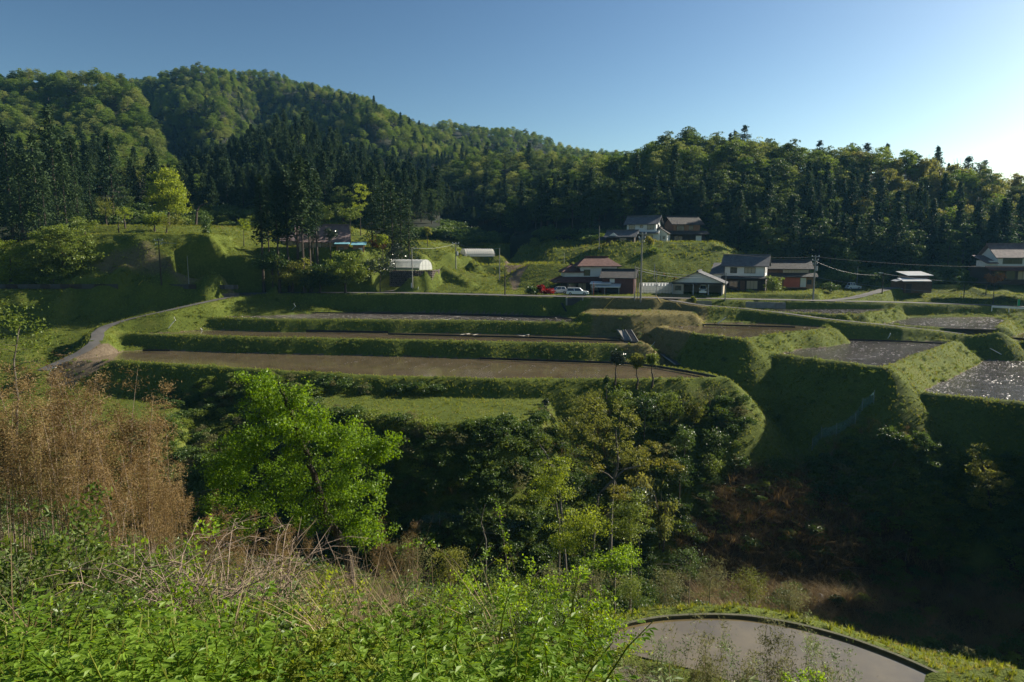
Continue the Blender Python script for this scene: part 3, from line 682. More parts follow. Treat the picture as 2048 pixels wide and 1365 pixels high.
M['metal_blue'] = simple('light_blue_metal', (.22, .48, .55), (.18, .40, .47), .45, .8)
M['metal_dark'] = simple('dark_sheet', (.05, .05, .055), (.03, .03, .034), .5, 1)
M['steel'] = simple('galvanised_steel', (.42, .43, .44), (.30, .31, .32), .5, 2, metal=.5)
M['white'] = simple('white_paint', (.8, .8, .78), (.68, .68, .66), .4, 1)
M['black'] = simple('black_plastic', (.02, .02, .02), (.012, .012, .012), .5, 1)
M['yellow'] = simple('yellow_plastic', (.65, .42, .05), (.5, .32, .04), .6, 1)
M['red'] = simple('faded_red_paint', (.50, .12, .07), (.36, .09, .05), .6, 1)
M['tarp'] = simple('blue_tarp', (.02, .22, .62), (.015, .16, .48), .5, 1, bump=.5, bscale=3)
M['rock'] = simple('rock', (.30, .28, .25), (.14, .13, .115), .9, 1.2, bump=.6, bscale=5)
M['stone'] = simple('wall_stone', (.17, .14, .12), (.075, .062, .055), .9, .9, bump=.6, bscale=6)
M['joint'] = simple('earth_joint', (.03, .025, .02), (.02, .017, .014), 1, 2)
def glassmat(name, c, rough=.08):
    m, t, p = newmat(name); p.inputs['Base Color'].default_value = (*c, 1); p.inputs['Roughness'].default_value = rough
    p.inputs['Specular IOR Level'].default_value = .8; return m
M['glass'] = glassmat('window_glass', (.035, .045, .055)); M['curtain'] = glassmat('curtained_glass', (.30, .25, .17), .3)
def sheetmat(name, c, alpha):
    m, t, p = newmat(name); p.inputs['Base Color'].default_value = (*c, 1); p.inputs['Roughness'].default_value = .35
    co = N(t, 'ShaderNodeTexCoord').outputs['Object']; w = N(t, 'ShaderNodeTexWave', bands_direction='X'); w.inputs['Scale'].default_value = .5
    w.inputs['Distortion'].default_value = 2; L(t, co, w.inputs[0]); b1 = N(t, 'ShaderNodeBump'); b1.inputs['Strength'].default_value = .5
    L(t, w.outputs[0], b1.inputs['Height']); L(t, b1.outputs[0], p.inputs['Normal'])
    tl = N(t, 'ShaderNodeBsdfTranslucent'); tl.inputs[0].default_value = (*c, 1); tp = N(t, 'ShaderNodeBsdfTransparent')
    m1 = N(t, 'ShaderNodeMixShader'); m1.inputs[0].default_value = .4; L(t, p.outputs[0], m1.inputs[1]); L(t, tl.outputs[0], m1.inputs[2])
    m2 = N(t, 'ShaderNodeMixShader'); m2.inputs[0].default_value = alpha; L(t, tp.outputs[0], m2.inputs[1]); L(t, m1.outputs[0], m2.inputs[2])
    L(t, m2.outputs[0], t.nodes['Material Output'].inputs[0]); return m
M['film'] = sheetmat('greenhouse_film', (.72, .74, .72), .72); M['film_white'] = sheetmat('white_film', (.85, .82, .74), .95)
M['net'] = sheetmat('blue_net', (.16, .30, .33), .42); M['film_green'] = sheetmat('green_net', (.10, .22, .14), .85)

def hit(px, py, t0=4, t1=420):
    d = ray(px, py); n = 4000; ts = np.geomspace(t0, t1, n)
    z = height(d[0] * ts, d[1] * ts); k = np.argmax(z >= d[2] * ts)
    t_ = ts[k] if z[k] >= d[2] * ts[k] else ts[-1]
    return Vector((d[0] * t_, d[1] * t_, z[k]))
def gable(root, x0, x1, y0, y1, zb, ze, zr, wm, rm, axis='x', over=.55, roof='roof', wall='wall', open_front=False, ridge=True, th=.16, asym=0):
    """a gabled block: walls, two roof slopes joined, ridge cap"""
    b = MB(); xm, ym = (x0 + x1) / 2 + (asym if axis == 'y' else 0), (y0 + y1) / 2 + (asym if axis == 'x' else 0)
    if open_front:
        b.box(x0, x1, y1 - .15, y1, zb, ze); b.box(x0, x0 + .15, y0 + 2.5, y1 - .15, zb, ze); b.box(x1 - .15, x1, y0 + 2.5, y1 - .15, zb, ze)
    else: b.box(x0, x1, y0, y1, zb, ze)
    g_ = .13
    if axis == 'x':
        for x in (x0, x1 - .1): b.add([(x, y0, ze), (x + .1, y0, ze), (x, y1, ze), (x + .1, y1, ze), (x, ym, zr - g_), (x + .1, ym, zr - g_)],
                                      [(0, 2, 4), (1, 5, 3), (0, 4, 5, 1), (2, 3, 5, 4), (0, 1, 3, 2)])
    else:
        for y in (y0, y1 - .1): b.add([(x0, y, ze), (x0, y + .1, ze), (x1, y, ze), (x1, y + .1, ze), (xm, y, zr - g_), (xm, y + .1, zr - g_)],
                                      [(0, 2, 4), (1, 5, 3), (0, 4, 5, 1), (2, 3, 5, 4), (0, 1, 3, 2)])
    w = b.build(wall, wm, root) if wm else None
    r_ = MB()
    if axis == 'x':
        for ya in (y0, y1):
            s = (zr - ze) / abs(ym - ya); yo = ya + (-over if ya < ym else over); zo = ze - s * over
            pts = [(x0 - over, yo, zo), (x1 + over, yo, zo), (x1 + over, ym, zr), (x0 - over, ym, zr)]
            if ya > ym: pts = pts[::-1]
            r_.slab([(p_[0], p_[1], p_[2] + th) for p_ in pts], th)
        cap = ((x0 - over, x1 + over, ym - .2, ym + .2))
    else:
        for xa in (x0, x1):
            s = (zr - ze) / abs(xm - xa); xo = xa + (-over if xa < xm else over); zo = ze - s * over
            pts = [(xo, y1 + over, zo), (xo, y0 - over, zo), (xm, y0 - over, zr), (xm, y1 + over, zr)]
            if xa > xm: pts = pts[::-1]
            r_.slab([(p_[0], p_[1], p_[2] + th) for p_ in pts], th)
        cap = ((xm - .2, xm + .2, y0 - over, y1 + over))
    ro = r_.build(roof, rm, root)
    if ridge: MB().box(*cap, zr + th - .06, zr + th + .24).build('ridge_cap', rm, ro)
    return w, ro
def hip(root, x0, x1, y0, y1, ze, zr, rm, over=.7, inset=None, th=.16, roof='roof', mat2=None):
    X0, X1, Y0, Y1 = x0 - over, x1 + over, y0 - over, y1 + over; ym = (y0 + y1) / 2; ins = (Y1 - Y0) / 2 if inset is None else inset
    b = MB(); v = [(X0, Y0, ze), (X1, Y0, ze), (X1, Y1, ze), (X0, Y1, ze), (X0 + ins, ym, zr), (X1 - ins, ym, zr)]
    v = v + [(a, c, d - th) for a, c, d in v[:4]]
    b.add(v, [(0, 1, 5, 4), (1, 2, 5), (2, 3, 4, 5), (3, 0, 4), (0, 6, 7, 1), (1, 7, 8, 2), (2, 8, 9, 3), (3, 9, 6, 0), (6, 9, 8, 7)])
    ro = b.build(roof, rm, root)
    MB().box(X0 + ins - .2, X1 - ins + .2, ym - .2, ym + .2, zr - .05, zr + .28).build('ridge_cap', rm, ro)
    return ro
def lean(root, x0, x1, y0, y1, z0, z1, rm, name='lower_roof', th=.12):
    """single slope, z0 at the front edge y0, z1 at the back y1"""
    return MB().slab([(x0, y0, z0), (x1, y0, z0), (x1, y1, z1), (x0, y1, z1)], th).build(name, rm, root)
def window(root, face, u0, u1, z0, z1, at_, pane='glass', n=2, name='window', fm='metal_dark'):
    """window frame proud of the wall with a pane recessed; face f (y=at_), r (x=at_), l"""
    b = MB(); g_ = MB(); fr = .07; pr = .06
    def bx(mb, a0, a1, c0, c1, d0, d1):
        if face == 'f': mb.box(a0, a1, at_ - d1, at_ - d0, c0, c1)
        elif face == 'r': mb.box(at_ + d0, at_ + d1, a0, a1, c0, c1)
        else: mb.box(at_ - d1, at_ - d0, a0, a1, c0, c1)
    bx(b, u0, u1, z0, z0 + fr, -.03, pr); bx(b, u0, u1, z1 - fr, z1, -.03, pr)
    for i in range(n + 1):
        u = u0 + (u1 - u0 - fr) * i / n; bx(b, u, u + fr, z0 + fr, z1 - fr, -.03, pr - .004)
    bx(g_, u0 + .02, u1 - .02, z0 + .02, z1 - .02, -.02, .02)
    w = b.build(name, M[fm], root); g_.build('pane', M[pane], w); return w
def door(root, face, u0, u1, z0, z1, at_, mat='wood_brown', name='door'):
    b = MB()
    if face == 'f': b.box(u0, u1, at_ - .06, at_ + .02, z0, z1)
    elif face == 'r': b.box(at_ - .02, at_ + .06, u0, u1, z0, z1)
    return b.build(name, M[mat], root)
def boards(root, face, u0, u1, z0, z1, at_, n, mat):
    """a clad area drawn as separate boards with open joints"""
    mats = {}
    for i in range(n):
        a = u0 + (u1 - u0) * i / n; w_ = (u1 - u0) / n - .03; b = MB()
        if face == 'f': b.box(a, a + w_, at_ - .05, at_ - .004, z0, z1)
        else: b.box(at_ + .004, at_ + .05, a, a + w_, z0, z1)
        b.build('board', M[mat], root)

# tiled farmhouse among the tall cedars on the left knoll
P = atd(655, 493, 160); P.z = .3
h = thing('farmhouse', 'farmhouse with a big mauve-grey tiled roof behind the row of tall bare-trunked cedars', 'house', P, R(16))
gable(h, -6.2, 4.2, -4.5, 4.5, -1.2, 1.9, 5.2, M['cream'], M['tile_mauve'], 'x', .9)
for u in (-5.2, -1.5, 1.2): window(h, 'f', u, u + 1.7, .0, 1.35, -4.5)
window(h, 'l', -1.6, .2, 2.2, 3.6, -6.2); window(h, 'l', -3.2, -1.0, .2, 1.5, -6.2); door(h, 'f', 3.0, 3.9, -1.1, .95, -4.5)
MB().box(-6.6, 4.6, -5.15, -5.0, 1.35, 1.5).build('gutter', M['metal_dark'], h)
P = atd(702, 497, 154); P.z = -.3
h = thing('garden_shed', 'low shed with a turquoise metal roof right of the farmhouse', 'shed', P, R(8))
MB().box(-3.2, -.6, 0, 3, -1.4, 1.6).box(.4, 2.8, 0, 3, -1.4, 1.4).build('wall', M['clay'], h)
lean(h, -3.6, -.3, -.6, 3.4, 1.62, 2.2, M['metal_blue'], 'roof'); lean(h, .0, 3.3, -.6, 3.4, 1.42, 2.1, M['metal_blue'], 'roof')
door(h, 'f', 1.7, 2.5, -1.4, .7, 0, 'white'); window(h, 'f', -2.8, -1.6, -.3, .9, 0)
P = atd(597, 482, 172); P.z = 1.5
h = thing('outbuilding', 'small outbuilding with a mauve tiled roof left of the farmhouse', 'shed', P, R(6))
gable(h, -3.4, 3.4, -2.2, 2.2, -1.5, .9, 2.4, M['cream'], M['tile_mauve'], 'x', .6); window(h, 'f', -1, .6, -.3, .6, -2.2); door(h, 'f', 1.5, 2.4, -1.4, .6, -2.2)

# red-tiled house by the road
P = atd(1185, 588, 150); P.z = -9.4
h = thing('red_tiled_house', 'two-storey house with reddish brown tiled roofs behind the two parked cars', 'house', P, R(3))
MB().box(-6.3, 5.6, 0, 7, 0, 3.2).build('wall', M['wood_dark'], h)
MB().box(-6.1, -2.6, .9, 7, 3.2, 4.6).build('wing_wall', M['plaster'], h)
MB().box(-2.6, 5.4, .6, 7, 3.2, 5.9).build('upper_wall', M['plaster'], h)
hip(h, -2.6, 5.4, .6, 7, 5.9, 7.75, M['tile_red'], .95, 2.5)
MB().add([(-1.9, 1.6, 6.5), (-1.9, 6.0, 6.5), (-1.2, 3.8, 7.9), (-.9, 1.6, 6.5), (-.9, 6.0, 6.5)], [(0, 2, 1), (0, 3, 2), (1, 2, 4)]).build('gablet', M['wood_dark'], h)
hip(h, -6.1, -2.4, .9, 7, 4.6, 6.1, M['tile_red'], .7, 2.4, roof='wing_roof')
b = MB(); b.slab([(-8.8, -1.9, 2.45), (6.0, -1.9, 2.45), (5.4, .55, 3.55), (-6.3, .55, 3.55)], .14); b.slab([(-8.8, -1.9, 2.45), (-6.3, .55, 3.55), (-6.3, 7, 3.55), (-8.8, 8, 2.45)], .14)
b.build('lower_roof', M['tile_red'], h)
window(h, 'f', -1.9, -.5, 3.75, 5.1, .6); window(h, 'f', 2.7, 3.4, 4.3, 5.0, .6, n=1)
for u in (-5.6, -3.2, -.6): window(h, 'f', u, u + 1.8, .5, 2.2, 0, 'curtain' if u > -4 else 'glass')
door(h, 'f', 1.6, 3.0, 0, 2.1, 0)
for u in (-6.6, -3.9, -1.2, 1.2): MB().tube([(u, -1.4, 0), (u, -1.4, 2.4)], .08, 6).build('porch_post', M['wood_dark'], h)
P = atd(1244, 590, 143); P.z = -9.35
h = thing('red_barn', 'dark red clad barn with a grey tiled gable roof beside the concrete poles', 'barn', P, R(-14))
gable(h, -4.2, 2.4, 0, 7, 0, 3.6, 5.0, M['brick_red'], M['tile_dark'], 'x', .55)
MB().add([(2.43, .3, 3.62), (2.43, 6.7, 3.62), (2.43, 3.5, 4.75), (2.5, .3, 3.62), (2.5, 6.7, 3.62), (2.5, 3.5, 4.75)], [(0, 2, 1), (3, 4, 5), (0, 1, 4, 3), (1, 2, 5, 4), (2, 0, 3, 5)]).build('gable_panel', M['cream'], h)
boards(h, 'f', .1, 2.3, .1, 3.4, 0, 5, 'brick_red')
MB().box(-3.4, -.6, -.1, .05, 0, 2.1).build('garage_shade_panel', M['black'], h)  # black panel stands in for the shade inside the garage
MB().box(-3.6, -3.4, -.14, .0, 0, 2.3).box(-.6, -.4, -.14, .0, 0, 2.3).box(-3.4, -.6, -.14, .0, 2.1, 2.3).build('door_frame', M['wood_brown'], h)
MB().box(-2.6, -1.6, -.06, .0, 2.5, 3.5).build('plaster_panel', M['plaster'], h)
lean(h, -6.2, -.2, -2.2, .0, 1.75, 2.35, M['metal_pale'], 'canopy_roof'); lean(h, -6.6, -2.2, -1.6, .6, 2.35, 2.75, M['metal_pale'], 'canopy_roof')
for u in (-6.0, -3.4, -.5): MB().tube([(u, -2.0, 0), (u, -2.0, 1.7)], .06, 5).build('canopy_post', M['steel'], h)

# garage with the small van inside
P = atd(1398, 592, 141); P.z = -9.2
h = thing('garage', 'open fronted garage with a pale grey roof and a small van inside', 'garage', P, R(-20))
gable(h, -5.5, 4.6, 0, 8, 0, 2.5, 4.6, M['cream'], M['tile_grey'], 'y', .7, open_front=True, ridge=True)
MB().add([(-5.6, -.02, 2.5), (4.7, -.02, 2.5), (-.45, -.02, 4.5), (-5.6, .08, 2.5), (4.7, .08, 2.5), (-.45, .08, 4.5)], [(0, 1, 2), (3, 5, 4), (0, 3, 4, 1), (1, 4, 5, 2), (2, 5, 3, 0)]).build('gable_panel', M['plaster'], h)
MB().box(-5.6, 4.7, -.12, .12, 2.15, 2.48).build('lintel', M['metal_dark'], h)
for u in (-5.4, -1.2, 1.8, 4.5): MB().box(u - .09, u + .09, -.1, .1, 0, 2.15).build('post', M['steel'], h)
MB().box(-5.5, -3.2, .3, .42, 0, 2.4).build('front_panel', M['cream'], h)
window(h, 'f', -4.9, -3.7, .8, 1.8, .3)

# white two-storey house
P = atd(1490, 588, 153); P.z = -9.0
h = thing('white_house', 'white two-storey house with a grey tiled roof between the garage and the old wooden house', 'house', P, R(-24))
MB().box(-5, 4.2, 0, 7, 0, 3.2).build('wall', M['wood_dark'], h)
gable(h, -4.6, 4.0, 0, 6.5, 3.2, 5.7, 7.6, M['plaster'], M['tile_grey'], 'x', .8, wall='upper_wall')
lean(h, -7.8, -4.8, -.5, 6, 3.6, 6.0, M['tile_grey'], 'wing_roof'); MB().box(-7.0, -4.9, .2, 6, 0, 3.5).build('wing_wall', M['plaster'], h)
lean(h, -5.2, 4.9, -1.3, -.02, 2.7, 3.2, M['tile_dark'])
window(h, 'f', -3.4, -1.9, 3.8, 5.1, 0); window(h, 'f', -.4, 2.0, 3.8, 5.1, 0, 'curtain', 3); window(h, 'r', 1.6, 3.3, 3.9, 5.2, 4.0)
window(h, 'f', -3.5, -1.6, .6, 2.1, 0); window(h, 'f', .2, 2.6, .3, 2.2, 0, 'curtain', 3); door(h, 'f', -1.1, -.1, 0, 2.1, 0)
for u in (-4.6, 3.9): MB().tube([(u, -.08, .2), (u, -.08, 5.6)], .05, 5).build('downpipe', M['metal_dark'], h)
P = atd(1583, 588, 158); P.z = -8.8
h = thing('old_wooden_house', 'weathered wooden house with a pink shutter left of the transformer pole', 'house', P, R(-12))
MB().box(-6.5, 4.6, 0, 7, 0, 3.0).build('wall', M['clay'], h)
gable(h, -5.6, 3.8, .6, 6.4, 3.0, 4.7, 6.2, M['wood_brown'], M['tile_dark'], 'x', .8, wall='upper_wall')
lean(h, -7.2, 5.4, -1.1, .58, 2.7, 3.5, M['tile_dark'])
boards(h, 'f', -2, 3.6, 3.55, 4.5, .6, 9, 'cream')
door(h, 'f', -1.8, 1.6, .3, 2.4, 0, 'red', 'shutter'); door(h, 'f', 1.8, 3.0, .3, 2.4, 0, 'plaster', 'sliding_door'); window(h, 'f', 3.2, 4.2, .9, 2.0, 0); window(h, 'f', -5.2, -3.2, .8, 2.1, 0)

# two houses up the slope in the shade
P = atd(1283, 487, 178); P.z = 1.9
h = thing('hillside_white_house', 'white two-storey house high on the shaded slope beside the bright yellow bush', 'house', P, R(-24))
MB().box(-1.6, 4.4, 0, 6, -.6, 2.9).build('wall', M['plaster'], h)
gable(h, -4.0, 3.6, .3, 6, 2.7, 4.9, 6.6, M['plaster'], M['tile_grey'], 'x', .7, wall='upper_wall')
lean(h, -3.9, 4.4, -.9, .28, 2.3, 2.8, M['tile_grey'])
window(h, 'f', -3.5, -1.9, 3.3, 4.5, .3); window(h, 'f', -.6, .2, 3.7, 4.4, .3, n=1); window(h, 'f', 1.3, 3.1, 3.2, 4.5, .3); window(h, 'r', 1.8, 4.0, 3.0, 4.6, 3.6); window(h, 'f', .6, 2.9, .2, 1.8, 0)
P = atd(1243, 487, 174); P.z = 1.5
h = thing('hillside_shed', 'brown shed with a metal roof at the left of the white hillside house', 'shed', P, R(-24))
gable(h, -4.0, 3.2, 0, 5, -1.0, 1.9, 3.2, M['wood_dark'], M['tile_grey'], 'x', .6); window(h, 'f', -.5, 1.3, .3, 1.5, 0); lean(h, -6.5, -3.7, -.4, 4, 1.0, 1.9, M['tile_dark'], 'side_roof')
MB().add([(-3.4, -.05, 1.9), (-.9, -.05, 1.9), (-2.1, -.05, 2.8), (-3.4, .02, 1.9), (-.9, .02, 1.9), (-2.1, .02, 2.8)], [(0, 1, 2), (3, 5, 4), (0, 3, 4, 1), (1, 4, 5, 2), (2, 5, 3, 0)]).build('gable_panel', M['plaster'], h)
P = atd(1319, 487, 178); P.z = 1.9
h = thing('hillside_annex', 'small white annex with a dark roof between the two hillside houses', 'shed', P, R(-24))
gable(h, -1.9, 1.9, 0, 5, -.8, 2.4, 3.6, M['plaster'], M['tile_dark'], 'y', .5); window(h, 'f', -.4, .3, .2, 1.7, 0, n=1); window(h, 'f', .8, 1.4, .8, 1.6, 0, n=1); window(h, 'f', -1.4, -1.0, .8, 1.6, 0, n=1)
P = atd(1373, 487, 182); P.z = 2.0
h = thing('hillside_brown_house', 'brown two-storey house high on the shaded slope against the dark wood', 'house', P, R(12))
MB().box(-4.8, 5.2, 0, 7, -.6, 2.6).build('wall', M['wood_dark'], h)
gable(h, -3.6, 3.9, .4, 6, 2.6, 5.0, 6.6, M['clay'], M['tile_dark'], 'x', .9, wall='upper_wall')
lean(h, -5.6, 6.0, -1.3, .38, 2.1, 3.0, M['tile_dark'])
window(h, 'f', -2.8, -.6, 2.9, 4.4, .4, n=3); window(h, 'f', .7, 2.0, 3.1, 4.4, .4); window(h, 'f', -3.6, -1.2, .2, 1.6, 0); door(h, 'f', 2.6, 4.2, -.2, 1.7, 0, 'white', 'sliding_door')
# hut with bright metal roofs
P = atd(1833, 583, 156); P.z = -8.6
h = thing('tin_roofed_hut', 'small wooden hut with two shiny pale metal roofs and blue tarps beside it', 'hut', P, R(4))
MB().box(-3.0, 3.6, 0, 5, -1.2, 1.4).box(-1.2, 3.6, 1.2, 5, 1.4, 2.7).build('wall', M['wood_brown'], h)
lean(h, -4.0, 2.8, -1.0, 1.3, 1.6, 2.2, M['metal_pale']); lean(h, -1.8, 4.4, .8, 5.4, 2.8, 3.6, M['metal_pale'], 'roof')
MB().slab([(-5.4, -.6, 1.55), (-4.05, -.6, 1.85), (-4.05, 1.4, 1.95), (-5.4, 1.4, 1.65)], .08).build('side_roof', M['metal_pale'], h)
door(h, 'f', -2.6, -1.3, -1.1, .9, 0, 'wood_dark'); boards(h, 'f', -.9, 3.5, -1.0, 1.3, 0, 8, 'wood_brown')
# right edge house
P = atd(2030, 562, 150); P.z = -6.6
h = thing('edge_house', 'white two-storey house with mauve tiled roof cut off by the right edge', 'house', P, R(-6))
MB().box(-5.2, 9, 0, 8, -1, 2.9).build('wall', M['wood_dark'], h)
gable(h, -3.6, 9, .5, 7, 2.9, 5.4, 7.7, M['plaster'], M['tile_mauve'], 'x', .9, wall='upper_wall')
lean(h, -6.2, -3.7, -.2, 6, 3.7, 5.4, M['tile_mauve'], 'wing_roof'); MB().box(-5.1, -3.7, .6, 6, 2.9, 4.2).build('wing_wall', M['plaster'], h)
lean(h, -6.2, 10, -1.6, .48, 2.2, 3.1, M['tile_red'])
window(h, 'f', -2.6, 1.4, 3.5, 5.0, .5, n=4); window(h, 'f', 2.2, 5.0, 3.5, 5.0, .5, 'curtain', 3)
for u in (-4.4, -2.0, .4, 2.8): window(h, 'f', u, u + 2.0, .1, 2.0, 0, 'curtain' if u > 0 else 'glass')
# low tiled shelter under the big tree on the left
P = atd(160, 575, 140); P.z = -7.9
h = thing('tiled_shelter', 'low shelter with a brown ribbed roof under the big green tree', 'shed', P, 0)
gable(h, -5.8, 5.6, 0, 3, 0, 1.5, 2.1, None, M['tile_mauve'], 'x', .5)
for u in (-5.4, -2, 1.6, 5.3): MB().box(u - .1, u + .1, .1, .3, 0, 1.5).build('post', M['wood_dark'], h)
MB().box(-5.6, 5.4, 2.8, 2.95, 0, 1.5).build('back_wall', M['wood_dark'], h)

# ---------------------------------------------------------------- greenhouses
def greenhouse(label, px, py, D, z, rz, ln, w, hh, mat, hoops, end=True, sidew=False):
    P_ = atd(px, py, D); P_.z = z; g_ = thing('greenhouse', label, 'greenhouse', P_, rz)
    def arc(x, r_=1.0, n=10): return [(x, -math.cos(math.pi * i / n) * w / 2 * r_, (math.sin(math.pi * i / n) ** .75) * hh * r_) for i in range(n + 1)]
    b = MB(); A = arc(-ln / 2); B_ = arc(ln / 2)
    for i in range(10): b.add([A[i], B_[i], B_[i + 1], A[i + 1]], [(0, 1, 2, 3)])
    b.build('film', M[mat], g_)
    for k in range(hoops):
        x = -ln / 2 + ln * k / (hoops - 1); MB().tube([(p_[0], p_[1] * 1.01, p_[2] * 1.01) for p_ in arc(x)], .035, 4).build('hoop', M['white'] if mat == 'film_white' else M['steel'], g_)
    for x, s in ((-ln / 2, -1), (ln / 2, 1)):
        A = arc(x + s * .01); MB().add([(p_[0], p_[1], p_[2]) for p_ in A], [tuple(range(len(A)))]).build('end_sheet', M[mat], g_)
        for y in (-w / 4, 0, w / 4): MB().box(x + s * .02 - .02, x + s * .02 + .02, y - .03, y + .03, 0, hh * .9).build('end_post', M['steel'], g_)
        MB().box(x + s * .03 - .02, x + s * .03 + .02, -w * .46, w * .46, hh * .45, hh * .45 + .05).build('end_rail', M['steel'], g_)
    MB().box(-ln / 2, ln / 2, -w / 2 - .05, -w / 2 - .01, .5, .58).build('side_rail', M['steel'], g_)
    if sidew: MB().box(-ln / 2, ln / 2, -w / 2 - .06, -w / 2 - .02, .05, .45).build('side_net', M['film_green'], g_)
    return g_
greenhouse('grey-white plastic greenhouse with a gridded end on top of the stone wall', 821, 532, 157, -4.5, R(-28), 8.5, 5.0, 2.3, 'film', 8, sidew=True)
greenhouse('white arched greenhouse with ribbed cover beyond the branching lane', 955, 522, 187, -1.8, R(26), 8.4, 4.2, 2.1, 'film_white', 14)
greenhouse('clear plastic greenhouse between the red barn and the garage', 1313, 594, 147, -9.2, R(-4), 7.2, 3.2, 2.2, 'film', 12)

# ---------------------------------------------------------------- vehicles
def car(name, label, cat, P_, rz, ln, w, hh, body, hood=.26, tail=.06, roof_a=.40, roof_b=.86):
    c = thing(name, label, cat, P_, rz); hw = w / 2; bz = .28; mz = hh * .58
    prof = [(-ln/2, bz), (-ln/2, mz * .72), (-ln/2 + .12, mz * .92), (-ln/2 + ln * hood, mz * 1.03), (ln/2 - ln * tail, mz * 1.05), (ln/2, mz * .8), (ln/2, bz)]
    v = []; f = []
    for y, k in ((-hw, .97), (-hw + .09, 1.0), (hw - .09, 1.0), (hw, .97)):
        for (x, z) in prof: v.append((x * k, y, bz + (z - bz) * (k if k < 1 else 1.0)))
    n = len(prof)
    for j in range(3):
        for i in range(n): f.append((j * n + i, j * n + (i + 1) % n, (j + 1) * n + (i + 1) % n, (j + 1) * n + i))
    f.append(tuple(range(n))[::-1]); f.append(tuple(3 * n + i for i in range(n)))
    bo = MB().add(v, f).build('body', body, c)
    a0 = -ln/2 + ln * hood + .02; a1 = -ln/2 + ln * roof_a; b1_ = -ln/2 + ln * roof_b; b0 = ln/2 - ln * tail - .02; wi = hw - .08; wt = hw - .2
    MB().add([(a0, -wi, mz), (b0, -wi, mz), (b0, wi, mz), (a0, wi, mz), (a1, -wt, hh - .06), (b1_, -wt, hh - .06), (b1_, wt, hh - .06), (a1, wt, hh - .06)],
             [(0, 1, 5, 4), (1, 2, 6, 5), (2, 3, 7, 6), (3, 0, 4, 7), (4, 5, 6, 7)]).build('windows', M['glass'], c)
    MB().box(a1 - .05, b1_ + .05, -wt - .02, wt + .02, hh - .08, hh).build('roof', body, c)
    for s in (-1, 1):
        for (xa, xb) in ((a0, a1), (b0, b1_), ((a0 + b0) / 2, (a1 + b1_) / 2)):
            MB().tube([(xa, s * wi, mz), (xb, s * wt, hh - .05)], .045, 4).build('pillar', body, c)
        for x in (-ln * .31, ln * .31):
            wh = MB().tube([(x, s * (hw - .17), .3), (x, s * (hw + .02), .3)], .3, 14).build('wheel', M['black'], c)
            MB().tube([(x, s * (hw - .1), .3), (x, s * (hw + .04), .3)], .17, 10).build('rim', M['steel'], wh)
        MB().box(-ln/2 - .02, -ln/2 + .14, s * hw * .78 - .18, s * hw * .78 + .18, mz * .66, mz * .86).build('headlight', M['glass'], c)
        MB().box(ln/2 - .1, ln/2 + .015, s * hw * .85 - .1, s * hw * .85 + .1, mz * .6, mz * .95).build('tail_light', M['red'], c)
        MB().box(a0 + .1, a0 + .28, s * (hw + .02) - .08, s * (hw + .02) + .08, mz + .02, mz + .18).build('mirror', body, c)
    MB().box(-ln/2 - .04, -ln/2 + .05, -hw * .9, hw * .9, bz, bz + .22).build('bumper', body, c)
    return c
def paint(n_, c): m, t, p = newmat(n_); p.inputs['Base Color'].default_value = (*c, 1); p.inputs['Metallic'].default_value = .3; p.inputs['Roughness'].default_value = .3; p.inputs['Coat Weight'].default_value = .5; return m
M['silver'] = paint('silver_paint', (.50, .52, .55)); M['wpaint'] = paint('white_car_paint', (.72, .76, .80))
P = hit(1117, 588.5); P.y += 1.0; P.z = hz(P.x, P.y)
car('parked_car', 'small silver hatchback with its nose towards the left, parked left of the wagon', 'car', P, R(22), 3.4, 1.5, 1.5, M['silver'], .22, .03, .42, .88)
P = atd(1155, 586, 140); P.z = hz(P.x, P.y)
car('parked_wagon', 'pale white station wagon parked in front of the red-tiled house', 'car', P, R(172), 4.6, 1.7, 1.5, M['wpaint'], .27, .03, .40, .92)
P = atd(1406, 592, 143.5); P.z = -9.15
car('parked_van', 'small white van parked inside the open garage', 'van', P, R(72), 3.3, 1.45, 1.85, M['wpaint'], .10, .03, .22, .95)
P = hit(1706, 579.5); P.z = hz(P.x, P.y)
car('pickup_truck', 'small white pickup beside the lane at the foot of the dark hill', 'car', P, R(4), 3.4, 1.5, 1.75, M['wpaint'], .14, .42, .22, .5)

# ---------------------------------------------------------------- poles and wires
TOPS = {}
def pole(key, px, ptop, pbase, label, arms=0, r0=.16, mat='concrete', box=False, D=None, lamp=False):
    B_ = hit(px, pbase) if D is None else atd(px, pbase, D)
    if D is not None: B_.z = hz(B_.x, B_.y)
    T_ = atd(px, ptop, B_.y); hh = T_.z - B_.z; o = thing('utility_pole', label, 'pole', B_, R(8), 'utility poles and thin posts along the lanes')
    MB().tube([(0, 0, -.5), (0, 0, hh)], [r0, r0 * .6], 8).build('post', M[mat], o)
    for k in range(arms):
        z = hh - .35 - k * .75; a = MB().box(-.85 + .2 * k, .85 - .2 * k, -.06, .06, z, z + .1).build('crossarm', M['steel'], o)
        for u in (-.75, 0.05, .75):
            MB().tube([(u * (1 - .2 * k), 0, z + .1), (u * (1 - .2 * k), 0, z + .36)], [.07, .05], 6).build('insulator', M['white'], a)
    if box: MB().tube([(.32, 0, hh - 3.2), (.32, 0, hh - 2.2)], .28, 10).build('transformer', M['steel'], o)
    if lamp: MB().box(-.9, 0, -.05, .05, hh - .1, hh).box(-1.1, -.6, -.1, .1, hh - .02, hh + .1).build('street_lamp', M['white'], o)
    TOPS[key] = Vector((B_.x, B_.y, T_.z)); return o
pole('a', 323, 478, 570, 'dark wooden utility pole with a crossarm in front of the earth bank at left', 2, .15, 'wood_dark')
pole('b', 378, 512, 572, 'thin pale post right of the wooden pole by the earth bank', 0, .09)
